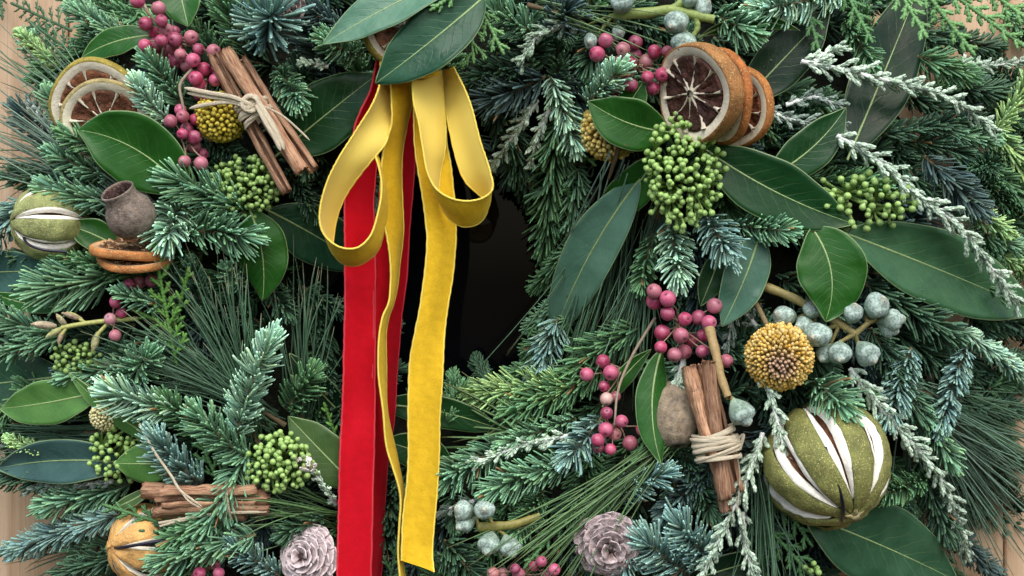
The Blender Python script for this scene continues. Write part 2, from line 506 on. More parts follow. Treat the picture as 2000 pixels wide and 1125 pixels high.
# ------------------------------------------------------------------ landmarks for labels
LM = [('top left pink berries', 330, 90), ('green rimmed citrus slices', 190, 180), ('raffia knot at upper left', 500, 200),
      ('green buds at upper left', 480, 365), ('grey urn pod', 255, 410), ('striped fruit at left edge', 90, 440),
      ('edge-on orange slices', 255, 495), ('yellow twig with dry buds', 130, 640), ('orange striped fruit', 265, 1060),
      ('horizontal cinnamon bundle', 380, 975), ('lower left green buds', 225, 890), ('olive leaf by the red ribbon', 615, 865),
      ('bow knot', 800, 90), ('hanging ribbon tails', 760, 950), ('upper right pink berries', 1235, 130), ('stacked orange slices', 1400, 190),
      ('dense bright green buds', 1335, 335), ('loose green buds', 1680, 390), ('big hanging pale leaf', 1150, 530),
      ('central pink berries', 1340, 640), ('large yellow ball', 1522, 697), ('right gumnut cluster', 1650, 640),
      ('lower pink berries', 1200, 840), ('upright cinnamon bundle', 1390, 800), ('big striped green fruit', 1612, 910),
      ('pale pink cone', 1187, 1060), ('bottom gumnut cluster', 960, 1010), ('broad leaf at lower right', 1740, 1060),
      ('long leaf at right', 1830, 530), ('upper silver spray', 1750, 180), ('lower silver spray', 1840, 400),
      ('dusted cone by the red ribbon', 610, 1085), ('dark opening', 930, 560), ('left hanging glossy leaf', 510, 500),
      ('large leaf at upper left', 260, 310), ('small green buds at left', 150, 700), ('pine tuft at left centre', 470, 640),
      ('top right cedar', 1890, 40), ('right pine tuft', 1900, 930), ('left pine tuft', 90, 240)]
used = {}
def dirword(dx, dy):
    a = math.degrees(math.atan2(-dy, dx)) % 360
    return ['right', 'up-right', 'up', 'up-left', 'left', 'down-left', 'down', 'down-right'][int((a + 22.5) // 45) % 8]
def auto_label(adj, noun, x0, y0, x1, y1):
    mx, my = (x0 + x1) / 2, (y0 + y1) / 2
    ds = sorted(LM, key=lambda l: math.hypot(l[1] - mx, l[2] - my))
    def rel(l):
        dx, dy = mx - l[1], my - l[2]
        if math.hypot(dx, dy) < 18: return 'behind'
        if abs(dx) > abs(dy): return 'left of' if dx < 0 else 'right of'
        return 'above' if dy < 0 else 'below'
    pt = dirword(x1 - x0, y1 - y0)
    for l in ds[:3]:
        s = f'{adj} {noun} pointing {pt}, {rel(l)} the {l[0]}'
        if s not in used: used[s] = 1; return s
    for l in ds[:2]:
        for m in ds[:5]:
            if m is l: continue
            s = f'{adj} {noun} pointing {pt}, {rel(l)} the {l[0]}, nearer {m[0]}'
            if s not in used and len(s.split()) <= 16: used[s] = 1; return s
    return f'{adj} {noun} low among others {rel(ds[0])} the {ds[0][0]}'

# ------------------------------------------------------------------ fir sprigs
TINT = dict(b=(0.185, 0.32, 0.275), l=(0.31, 0.51, 0.36), g=(0.098, 0.22, 0.098), d=(0.048, 0.110, 0.060), y=(0.27, 0.44, 0.17), n=(0.062, 0.11, 0.10),
            m=(0.145, 0.295, 0.165))
ADJ = dict(b='blue-green', l='pale blue-green', g='green', d='dark green', y='yellow-green', n='dark bluish', m='mid green')

def fir_geometry(A, B, nl, tint, bend=(0, 0, 0), dens=1.0, thick=1.0, droop=0.25, rg=rng):
    A = np.asarray(A, float); B = np.asarray(B, float)
    Lg = np.linalg.norm(B - A)
    mid = (A + B) / 2 + np.array(bend, float)
    n = int((Lg / 30.0 * 36 + 18) * dens * (1.0 if nl > 22 else 1.3))
    t = np.concatenate([rg.uniform(0.0, 1, n), 1 - np.abs(rg.normal(0, 0.06, int(22 * dens)))])
    t = np.clip(t, 0, 1); n = len(t)
    tc = t[:, None]
    pos = (1 - tc) ** 2 * A + 2 * tc * (1 - tc) * mid + tc ** 2 * B
    tan = unit(2 * (1 - tc) * (mid - A) + 2 * tc * (B - mid))
    ref = np.array([0.0, 0.0, 1.0]) + 0 * tan
    ref = ref + 0.001
    s = np.cross(tan, ref)
    sn = np.linalg.norm(s, axis=1, keepdims=True)
    s = np.where(sn < 0.15, np.cross(tan, np.array([1.0, 0, 0])), s); s = unit(s)
    u = unit(np.cross(s, tan))
    phi = rg.uniform(-pi, pi, n)
    phi = phi * (1 - 0.12 * np.cos(phi))          # a little fuller on the lit side
    rad = s * np.sin(phi)[:, None] + u * np.cos(phi)[:, None]
    tipf = np.clip((t - 0.82) / 0.18, 0, 1)
    al = np.radians(rg.normal(74, 7, n)) * (1 - tipf) + np.radians(rg.uniform(6, 60, n)) * tipf
    d = tan * np.cos(al)[:, None] + rad * np.sin(al)[:, None]
    ln = nl * 1.12 * rg.normal(1.0, 0.10, n) * (1 - 0.28 * tipf) * (0.75 + 0.25 * np.clip(t * 5, 0, 1))
    curv = tan * 0.62 + np.array([0, 0, 1.0]) * droop + rg.normal(0, 0.09, (n, 3))
    k = np.array([0, 0.42, 0.93, 1.0])
    C3 = pos[:, None, :] + ln[:, None, None] * (d[:, None, :] * k[None, :, None] + curv[:, None, :] * (k ** 2)[None, :, None] * 0.55 - 0.12 * rad[:, None, :] * (k ** 2)[None, :, None])
    w = (2.2 + 0.016 * nl) * thick * rg.normal(1, 0.1, n)
    prof = np.array([0.6, 1.0, 0.95, 0.5])
    R = w[:, None] * prof
    base = np.array(tint)
    var = rg.normal(1.0, 0.16, (n, 1)).clip(0.6, 1.5)
    hue = rg.normal(0, 0.06, (n, 1)) * np.array([[1.0, 0.2, -1.0]])
    nc = base * var * (1 + hue)
    nc = np.where(rg.uniform(0, 1, (n, 1)) < 0.006, np.array([[0.20, 0.12, 0.05]]), nc)
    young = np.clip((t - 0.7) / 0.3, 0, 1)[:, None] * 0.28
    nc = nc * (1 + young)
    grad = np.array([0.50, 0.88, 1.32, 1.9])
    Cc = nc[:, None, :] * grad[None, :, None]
    mb = MB()
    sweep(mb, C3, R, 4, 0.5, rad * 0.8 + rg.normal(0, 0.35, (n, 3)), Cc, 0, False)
    st = MB()
    sc = bez(A, mid, B, 8)
    sweep(st, sc, np.linspace(3.4, 1.6, 8) * (0.7 + nl / 90), 6, 1, None, (0.13, 0.11, 0.055))
    return mb, st

def fir(x0, y0, x1, y1, nl=32, tint='g', d0=-30, d1=20, bend=0, dens=1.0, thick=1.0, droop=0.25, label=None, rg=rng):
    A = PH(x0, y0, d0); B = PH(x1, y1, d1)
    if math.hypot(x0 - CX, y0 - CY) < 260: A[2] = max(A[2], -120)
    dxy = np.array([B[1] - A[1], -(B[0] - A[0]), 0]);
    bv = unit(dxy) * bend + np.array([0, 0, 6.0])
    mb, st = fir_geometry(A, B, nl, np.array(TINT[tint]) , bv, dens, thick, droop, rg)
    root = link('fir_sprig', st.mesh('fir_stem', M_bark, A), A)
    ch = link('needles', mb.mesh('needles', M_needle, A), None, root); ch['kind'] = 'stuff'
    size = 'long-needled' if nl > 40 else ('short-needled' if nl < 24 else '')
    adj = (ADJ[tint] + ' ' + size).strip()
    tag(root, label or auto_label(adj, 'fir sprig', x0, y0, x1, y1), 'fir sprig', 'fir sprigs wired onto the wreath')
    return root

# heroes: x0 y0 x1 y1 needle tint d0 d1 bend
FIR = [
 (262,318,128,262,28,'g',20,62,4),(215,345,105,300,28,'m',0,40,4),(440,1020,335,1052,32,'g',30,62,-6),(130,250,95,185,26,'m',0,25,0),
 (1755,175,1850,225,30,'d',-70,-40,0),(1785,275,1885,300,30,'d',-70,-40,0),(1700,60,1650,-10,30,'g',-70,-40,0),(1760,20,1830,100,28,'d',-70,-50,0),
 (1115,565,1038,640,28,'m',-50,-30,0),(1110,490,1048,560,30,'g',-60,-30,0),(1000,300,1035,400,26,'d',-60,-30,0),(1090,700,1000,735,30,'g',-50,-30,0),(960,760,930,700,20,'d',-60,-40,0),
 (120,135,42,68,20,'y',-40,0,0),(270,85,150,22,32,'m',-30,10,8),(352,205,292,118,30,'m',-20,30,-8),(332,240,268,165,27,'l',0,40,6),
 (480,95,436,-5,34,'g',-40,0,6),(520,70,532,26,72,'b',-40,60,0),(548,140,582,196,34,'m',-30,45,0),(706,110,640,84,34,'m',-40,25,4),
 (650,160,600,60,34,'n',-70,-30,0),(230,110,185,60,30,'d',-50,-10,0),(60,395,-15,470,38,'b',-20,10,-8),(215,395,100,368,36,'m',-10,30,8),
 (150,340,25,345,30,'d',-40,-5,6),(480,415,345,352,46,'m',10,45,-6),(350,400,326,462,44,'l',-20,55,0),(365,455,476,462,46,'m',0,45,10),
 (385,262,475,318,26,'d',-60,-20,5),(265,540,125,505,28,'g',-30,10,-6),(215,542,92,562,58,'m',-25,15,4),(340,600,236,572,23,'m',0,40,5),
 (405,610,372,522,26,'d',-30,10,5),(470,560,446,530,24,'m',-50,0,0),(120,655,-20,612,32,'m',-20,10,6),(130,655,5,690,32,'m',-30,10,-5),
 (250,745,285,700,40,'m',-40,35,0),(262,712,130,735,28,'m',-25,10,5),(345,800,222,768,42,'l',0,50,10),(400,845,325,785,34,'g',-30,10,0),
 (395,950,308,862,42,'b',-10,45,6),(490,900,388,810,38,'m',-5,45,8),(462,850,528,668,40,'l',-10,55,10),(560,800,606,735,36,'g',-50,0,0),
 (482,885,388,1052,40,'m',10,55,10),(235,1005,18,1078,34,'b',-10,15,-6),(215,930,-10,925,38,'d',-40,-5,6),(255,945,90,985,36,'m',-50,-10,5),
 (100,885,20,858,17,'y',-20,5,0),(500,1045,318,1095,38,'m',30,62,-6),(235,1085,125,1118,34,'d',-50,-15,0),(545,1125,458,1068,32,'b',-20,30,0),
 (590,560,660,605,26,'d',-60,-20,0),(520,550,560,610,28,'d',-60,-20,0),(615,590,645,760,20,'d',-80,-50,0),(878,800,886,732,18,'g',-30,-10,0),
 (1125,758,942,768,42,'y',-20,10,-10),(1175,725,1005,800,42,'g',-30,5,8),(990,862,868,935,42,'m',-30,10,6),(1118,905,965,955,40,'m',-10,20,-8),
 (1125,818,985,868,28,'m',-40,0,0),(1175,815,1112,890,38,'b',-20,30,5),(1190,975,1300,925,32,'b',-30,20,5),(1335,885,1392,1005,30,'d',-40,0,0),
 (1345,1125,1262,1060,46,'b',-10,30,0),(1390,1105,1330,1030,44,'b',-20,25,0),(868,1055,925,1125,42,'d',-40,0,0),
 (1090,240,1068,490,46,'g',-20,0,-8),(1105,620,1032,690,30,'g',-50,-25,0),(1130,330,1110,450,36,'m',-20,0,0),(870,830,905,760,26,'g',-40,-20,0),(1075,150,1125,285,32,'l',-10,25,0),(1065,150,955,195,46,'n',-30,0,5),(1040,125,930,150,38,'d',-50,-20,0),
 (1040,65,958,18,42,'m',-10,30,0),(1150,200,1206,138,36,'l',0,55,-5),(1080,60,1108,20,48,'n',-30,25,0),(1085,620,1050,730,40,'b',-40,0,0),
 (1250,640,1115,725,46,'g',-40,-5,-8),(1310,430,1325,536,38,'l',-20,55,0),(1375,415,1420,492,40,'b',-10,60,0),(1435,440,1535,452,32,'m',-20,30,0),
 (1275,455,1252,555,28,'g',-40,0,0),(1395,30,1462,62,40,'m',-20,30,0),(1640,-15,1490,18,44,'l',-10,30,6),(1790,110,1885,145,36,'g',-20,20,0),
 (1725,262,1885,235,26,'d',-40,0,0),(1840,255,1938,275,26,'m',-30,10,0),(1945,255,2015,145,27,'y',-10,30,0),(1940,250,2005,350,36,'y',-10,30,0),
 (1805,305,1905,405,40,'n',-30,20,0),(1870,395,1965,452,26,'y',-10,20,0),(1925,460,2015,500,30,'m',-20,10,0),(1690,555,1850,650,42,'d',-50,-10,0),
 (1700,640,1785,800,40,'d',-40,0,0),(1880,645,2010,742,25,'l',0,30,0),(1888,680,1838,835,30,'b',0,30,-8),(1780,680,1738,810,36,'b',-20,20,0),
 (1590,745,1642,790,48,'m',-10,60,0),(1795,790,1855,900,32,'m',-10,30,0),(1805,935,1725,965,30,'g',-20,20,0),(1795,895,1850,1045,34,'d',-40,0,0),
 (1860,1045,1945,1125,30,'n',-50,-10,0),(1925,560,2010,600,28,'g',-30,0,0),(1960,500,2010,530,22,'y',-30,10,0),
 (1560,850,1480,905,30,'d',-60,-20,0),(690,70,600,20,32,'n',-40,0,0),(620,230,600,330,30,'d',-80,-40,0),(1020,330,1060,420,30,'d',-70,-40,0),
 (1180,50,1150,120,40,'d',-40,0,0),(1250,230,1140,240,30,'d',-60,-30,0),(1000,230,1010,330,40,'d',-90,-50,0),(960,190,1000,280,42,'d',-80,-40,0),
 (1440,330,1490,400,36,'d',-60,-20,0),(1630,540,1560,660,30,'d',-70,-30,0),(1060,960,1010,1040,30,'g',-50,0,0),(1230,1010,1220,1110,34,'b',-40,10,0),
 (1420,880,1300,1000,34,'n',-50,-10,0),(700,700,650,880,30,'d',-80,-50,0),(30,780,-30,860,30,'g',-30,0,0),(420,1080,330,1130,34,'g',-20,20,0),
 (640,1010,560,1040,30,'d',-50,-10,0),(560,330,620,420,30,'d',-80,-40,0),(420,160,380,110,28,'d',-60,-20,0),(1990,300,1910,330,28,'d',-50,-10,0),
 (1880,170,2010,190,34,'d',-40,-10,0),(1850,205,1985,300,34,'d',-70,-40,0),(1920,320,2030,420,32,'g',-50,-20,0),(1900,610,2030,640,30,'d',-50,-20,0),
 (1930,690,2030,720,30,'d',-70,-40,0),(1990,420,1900,330,30,'d',-70,-50,0),(1960,20,2030,110,26,'g',-60,-40,0),(2010,200,1930,120,30,'d',-80,-60,0),
 (1850,790,1990,800,32,'d',-70,-40,0),(1880,860,2000,900,30,'d',-80,-50,0),(1960,590,2030,680,30,'n',-70,-50,0),(1930,760,2020,700,30,'g',-70,-40,0),
 (1940,380,2030,300,30,'g',-80,-50,0),(1980,560,1900,500,28,'g',-60,-40,0),
 (1990,1000,1930,900,28,'d',-60,-30,0),(1650,40,1700,120,28,'g',-50,-20,0),(140,480,40,500,28,'d',-60,-30,0),(60,560,0,600,28,'d',-60,-30,0),
]
for f in FIR: fir(*f)

# lower layer of sprigs that fills the ring; deterministic jittered placement
fill = []
rg2 = np.random.default_rng(21)
for ring_r, cnt in ((290, 22), (350, 26), (425, 34), (500, 40), (575, 44), (650, 48), (725, 54), (800, 58), (870, 60), (940, 64), (1010, 64), (1085, 60)):
    for i in range(cnt):
        a = 2 * pi * (i + rg2.uniform(-0.35, 0.35)) / cnt + ring_r
        r = ring_r + rg2.uniform(-35, 35)
        x, y = CX + r * math.cos(a), CY + r * math.sin(a)
        if not (-60 < x < 2060 and -60 < y < 1185): continue
        if ring_r > 915 and x < CX: continue
        if (1830 < x < 2000 and 0 < y < 95) or (1840 < x < 1925 and 930 < y < 1100): continue
        out = a + rg2.normal(0, 0.7) + (0.5 if x > CX else -0.2)
        ln = rg2.uniform(90, 150)
        if ring_r < 320: out = a + rg2.normal(0, 0.4) + pi; ln = 60
        fill.append((x, y, x + ln * math.cos(out), y + ln * math.sin(out)))
tints = ['d', 'd', 'g', 'n', 'm', 'g', 'd']
DROP = {7,8,12,17,39,44,86,88,131,132,133,137,169,175,177,178,195,196,197,205,212,213,218,230,235,236,239,240,243,254,255,263,271,272,275,296,297,298,317,318,319,323,326,333,334,335,336,337,338,340}; MERGE = {0,1,2,3,4,6,9,11,15,18,19,21,25,27,37,40,46,49,50,51,55,56,57,58,63,64,66,72,73,75,78,79,81,83,85,89,95,97,98,99,103,106,109,110,114,121,123,128,129,130,138,141,142,147,150,151,152,153,154,155,156,157,158,159,170,171,172,174,183,185,186,187,189,191,193,194,198,199,201,202,204,206,207,210,211,214,215,219,220,222,226,229,232,233,234,237,238,241,245,247,248,249,250,251,252,256,257,258,259,261,266,268,273,274,276,277,283,285,288,290,293,295,299,301,302,303,304,314,316,321,324,325,328,331,332,339}
MBF = MB(); AF = P(CX, CY, -100); nmerged = 0
for kf, (x0, y0, x1, y1) in enumerate(fill):
    if kf in DROP: continue
    rk = np.random.default_rng(1000 + kf)
    nl = rk.uniform(28, 42); tn = tints[rk.integers(len(tints))]; lo = 0 if kf % 4 == 0 else 28; da = rk.uniform(-120, -85) - lo; db = rk.uniform(-90, -55) - lo; bd = rk.uniform(-8, 8)
    if kf in MERGE:
        A = PH(x0, y0, da); B = PH(x1, y1, db)
        m1, m2 = fir_geometry(A, B, nl, np.array(TINT[tn]), (0, 0, 6), 0.75, 1.15, rg=rk)
        for q, mi in ((m1, 0), (m2, 1)):
            for V_, F_, C_, U_ in zip(q.V, q.F, q.C, q.U): MBF.add(V_, F_, C_, U_, mi)
        nmerged += 1
        continue
    o = fir(x0, y0, x1, y1, nl, tn, da, db, bd, 0.85, 1.1, rg=rk); o['_k'] = kf
    if 'PROBE' not in globals(): del o['_k']
if nmerged:
    o = link('fir_foliage', MBF.mesh('fir_foliage', [M_needle, M_bark], AF), AF)
    tag(o, 'mass of dim fir foliage deep between the sprigs of the wreath', 'fir foliage', kind='stuff')

# ------------------------------------------------------------------ pine tufts
def pine(bx, by, tx, ty, n, spread, d0, d1, colr, label, w=1.7, lenj=0.16, curve=30, base_sp=14):
    A = PH(bx, by, d0); B = PH(tx, ty, d1)
    d = B - A; Lg = np.linalg.norm(d); d = d / Lg
    s = unit(np.cross(d, [0, 0, 1.0])); u = np.cross(s, d)
    a1 = rng.normal(0, math.radians(spread), n); a2 = rng.normal(0, math.radians(spread * 0.45), n)
    dirs = unit(d + s * np.tan(a1)[:, None] + u * np.tan(a2)[:, None])
    ln = Lg * rng.normal(1, lenj, n).clip(0.45, 1.35)
    st = A + s * rng.normal(0, base_sp, (n, 1)) + u * rng.normal(0, base_sp * 0.6, (n, 1)) + d * rng.uniform(-0.05, 0.22, (n, 1)) * Lg
    cv = s * (rng.normal(0, curve, (n, 1)) + 0 ) + u * rng.normal(0, curve * 0.5, (n, 1)) + np.array([0, 1.0, 0]) * curve * 0.5
    k = np.linspace(0, 1, 8)
    C3 = st[:, None, :] + dirs[:, None, :] * (ln[:, None] * k[None])[:, :, None] + cv[:, None, :] * (k ** 2)[None, :, None]
    prof = np.array([1, 1, 1, 1, 1, 0.95, 0.8, 0.25])
    c = np.array(colr) * rng.normal(1, 0.25, (n, 1)).clip(0.5, 1.7)
    cc = c[:, None, :] * np.linspace(0.8, 1.15, 8)[None, :, None]
    cc[:, -1] = cc[:, -1] * 0.4 + np.array([0.3, 0.24, 0.12]) * 0.6
    mb = MB(); sweep(mb, C3, w * rng.normal(1, 0.12, (n, 1)).clip(0.6, 1.4) * prof, 4, 0.7, rng.normal(0, 1, (n, 3)), cc)
    sm = MB(); sweep(sm, bez(A - d * 20, A + d * Lg * 0.05, A + d * Lg * 0.2, 6), np.linspace(6, 3, 6), 6, 1, None, (0.12, 0.09, 0.05))
    root = link('pine_sprig', sm.mesh('pine_twig', M_bark, A), A)
    ch = link('needles', mb.mesh('needles', M_pine, A), None, root); ch['kind'] = 'stuff'
    tag(root, label, 'pine sprig', 'tufts of long pine needles')
G1 = (0.075, 0.16, 0.09); G2 = (0.12, 0.21, 0.15); G3 = (0.10, 0.20, 0.07)
pine(330, 455, 40, 250, 70, 9, 0, 25, G2, 'tuft of long pine needles fanning up-left over the left edge')
pine(300, 330, 60, 110, 42, 8, -10, 15, G1, 'dark tuft of long pine needles behind the green rimmed citrus slices')
pine(200, 350, 0, 300, 26, 9, -10, 5, G1, 'thin pine needles reaching the left edge above the striped fruit')
pine(500, 850, 410, 560, 55, 11, -20, 25, G1, 'pine tuft rising up-left from the middle of the left side')
pine(590, 820, 590, 560, 34, 9, -50, -10, G1, 'dim upright pine tuft close to the red ribbon')
pine(540, 820, 290, 660, 50, 8, -20, 20, G1, 'pine tuft stretching left towards the three scattered pink berries')
pine(672, 1010, 515, 972, 34, 8, -55, 15, G3, 'short pine tuft pointing left beneath the green buds, beside red ribbon')
pine(1240, 330, 1130, 680, 75, 6, -60, -25, G1, 'dense dark pine tuft hanging behind the big pale leaf')
pine(1290, 400, 1220, 660, 50, 6, -60, -30, G1, 'pine tuft hanging between the pale leaf and central berries')
pine(1205, 300, 1130, 530, 10, 5, 55, 70, G2, 'few loose pine needles lying over the big pale leaf')
pine(1310, 860, 1060, 1075, 55, 6, 10, 35, G3, 'bright pine tuft sweeping down-left over the pale pink cone')
pine(1770, 770, 1950, 1010, 95, 13, 0, 30, G2, 'wide pale pine tuft fanning down-right at the right edge')
pine(1790, 760, 2030, 860, 40, 9, -10, 20, G1, 'pine tuft reaching the right edge below the white-tipped sprigs')
pine(215, 845, -30, 845, 42, 4, -30, 0, G1, 'flat pine tuft pointing left beneath the yellow-green leaf')
pine(1050, 15, 1250, 62, 14, 8, 20, 40, G3, 'sparse pine needles crossing beneath the green gumnut stem')
pine(1490, 870, 1505, 1140, 36, 5, -20, 5, G1, 'straight pine tuft hanging left of the big striped fruit')
pine(1095, 870, 925, 790, 18, 12, -30, 0, G3, 'sparse broad pine needles pointing up-left below the opening', w=3.0)
pine(180, 1075, 60, 1100, 12, 7, -60, -40, G2, 'wispy pine needles against the wood at lower left')

# ------------------------------------------------------------------ cedar fronds
def cedar(x0, y0, x1, y1, tint, d0, d1, label, w=52, rs=4.6, depth=2, bend=0):
    A = PH(x0, y0, d0); B = PH(x1, y1, d1)
    d = B - A; Lg = np.linalg.norm(d); d /= Lg
    s = unit(np.cross(d, [0.0, 0.1, 1.0])); u = np.cross(s, d)
    lines = []
    mid = (A + B) / 2 + s * bend
    lines.append((A, mid, B, 1.0))
    n = max(5, int(Lg / 17))
    for i in range(n):
        t = 0.08 + 0.86 * i / n
        p = (1 - t) ** 2 * A + 2 * t * (1 - t) * mid + t * t * B
        sg = 1 if i % 2 else -1
        ln = w * (1.0 - 0.55 * t) * rng.uniform(0.8, 1.2)
        dd = unit(d * 0.8 + s * sg * 0.62 + u * rng.normal(0, 0.12))
        q = p + dd * ln
        m = p + dd * ln * 0.5 + s * sg * ln * 0.07 + u * rng.normal(0, 2)
        lines.append((p, m, q, 0.85))
        if depth > 1 and ln > 24:
            for kx in range(int(ln / 12)):
                tt = 0.2 + 0.7 * kx / max(1, int(ln / 12))
                pp = (1 - tt) ** 2 * p + 2 * tt * (1 - tt) * m + tt * tt * q
                s2 = 1 if kx % 2 else -1
                l2 = ln * 0.42 * (1 - 0.4 * tt)
                d2 = unit(dd * 0.85 + np.cross(dd, u) * s2 * 0.55)
                lines.append((pp, pp + d2 * l2 * 0.5, pp + d2 * l2, 0.7))
    mb = MB()
    base = np.array(tint)
    for (a, m, q, k) in lines:
        L = np.linalg.norm(q - a); ns = max(2, int(L / 7.5))
        K = ns * 3 + 1
        c = bez(a, m, q, K)
        R = np.array([[1.0, 0.62, 1.05][j % 3] for j in range(K)]) * rs * k
        R[-1] = 0.6; R[-2] *= 0.7
        cc = base * rng.normal(1, 0.13)
        C = np.array([cc * [0.85, 1.2, 1.0][j % 3] for j in range(K)])[None]
        sweep(mb, c[None], R[None], 4, 0.5, u, C)
    o = link('cedar_frond', mb.mesh('cedar_frond', M_scale, A), A)
    tag(o, label, 'cedar sprig', 'flat fronds of scale-leaved cedar')
K1 = (0.17, 0.36, 0.13); K2 = (0.10, 0.24, 0.09); K3 = (0.05, 0.13, 0.06); K4 = (0.13, 0.30, 0.06)
cedar(915, -10, 925, 125, K1, 60, 75, 'bright cedar frond hanging right of the bow knot, straight down', 60)
cedar(930, 0, 985, 108, K1, 60, 70, 'bright cedar frond hanging right of the bow knot, slanting right', 48)
cedar(900, -20, 838, 22, K1, 95, 95, 'small cedar tip between the two big leaves above bow', 26)
cedar(1752, -25, 1812, 75, K1, 50, 85, 'bright cedar frond drooping over the top of broad dark leaf', 42, 5.5)
cedar(1800, -25, 1905, 110, K1, 60, 95, 'bright cedar frond at top right, middle of three', 42, 5.5)
cedar(1850, -20, 2030, 112, K1, 60, 100, 'long bright cedar frond sloping to the right edge', 44, 5.5)
cedar(1930, -20, 2030, 55, K1, 60, 80, 'pale cedar frond in the top right corner', 44, 5.5)
cedar(1650, -20, 1705, 85, K2, 0, 10, 'green cedar frond hanging above the upper silver spray, right one', 40)
cedar(1575, 10, 1600, 100, K2, 0, 10, 'green cedar frond hanging above the upper silver spray, left one', 40)
cedar(345, 715, 295, 455, K4, 10, 55, 'bright upright cedar frond below the edge-on orange slices', 50)
cedar(340, 640, 370, 520, K4, 10, 45, 'short cedar twig right of the bright upright frond', 30)
cedar(345, 645, 250, 600, K4, 0, 20, 'low cedar twig left of the bright upright frond', 30)
cedar(340, 1030, 198, 985, K2, 20, 45, 'cedar twig lying over the top of the orange striped fruit', 40)
cedar(400, 1010, 270, 1050, K3, 10, 50, 'cedar twig crossing the face of the orange striped fruit', 45)
cedar(1110, 1005, 1022, 1112, K2, 10, 20, 'cedar twig pointing down-left beside the pale pink cone', 34)
cedar(1470, 900, 1588, 1068, K2, -30, 5, 'cedar frond hanging under the big striped fruit', 55)
cedar(1490, 1020, 1590, 1130, K2, -30, 0, 'cedar frond at the bottom edge left of broad leaf', 50)
cedar(1110, 530, 1030, 660, K2, 20, 10, 'thin dark cedar twig poking into the dark opening', 26, 3.6)
cedar(1100, 600, 1045, 690, K2, 30, 20, 'lower thin dark cedar twig poking into the opening', 22, 3.6)
cedar(1095, 255, 1165, 325, K2, -20, 10, 'cedar twig left of the pointed leaf over yellow ball', 26)
cedar(1090, 330, 1150, 375, K3, -30, 0, 'dark cedar twig right of the opening', 26)
cedar(1110, 360, 1110, 470, K2, 15, 25, 'cedar strip hanging beside the big pale leaf', 16)
cedar(665, 880, 632, 785, K4, -40, -10, 'small cedar twig above the olive leaf by red ribbon', 22)
cedar(430, 950, 390, 860, K2, -30, 0, 'cedar tuft above the horizontal cinnamon bundle', 50)
cedar(0, -20, 5, 40, K3, -60, -50, 'dark cedar twig against wood in top left corner', 20, 3.4)
cedar(140, 60, 20, 5, K3, -50, -40, 'dark cedar frond against the wood, top left', 50, 3.6)
cedar(150, 110, 55, 40, K3, -50, -30, 'second dark cedar frond against the wood, top left', 46, 3.6)
cedar(600, -10, 470, 40, K2, 5, 25, 'cedar frond at the top edge left of big bright leaf', 44)
cedar(1690, 745, 1800, 900, K2, 10, 25, 'cedar strand running beside the silver spray, lower right', 20)
cedar(760, 1140, 780, 1050, K3, -40, -20, 'dark cedar tuft between red and yellow ribbon tails', 44)
cedar(850, 1140, 820, 1070, K3, -40, -20, 'dark cedar tuft under the yellow ribbon end', 44)
cedar(1265, 850, 1235, 912, K2, 0, 20, 'small cedar tip below the lower pink berries', 24)
cedar(450, 60, 410, -10, K2, -30, 0, 'cedar frond at the top edge right of pink berries', 40)
cedar(230, 470, 140, 330, K3, -50, -20, 'dark cedar frond under the large upper left leaf', 44)

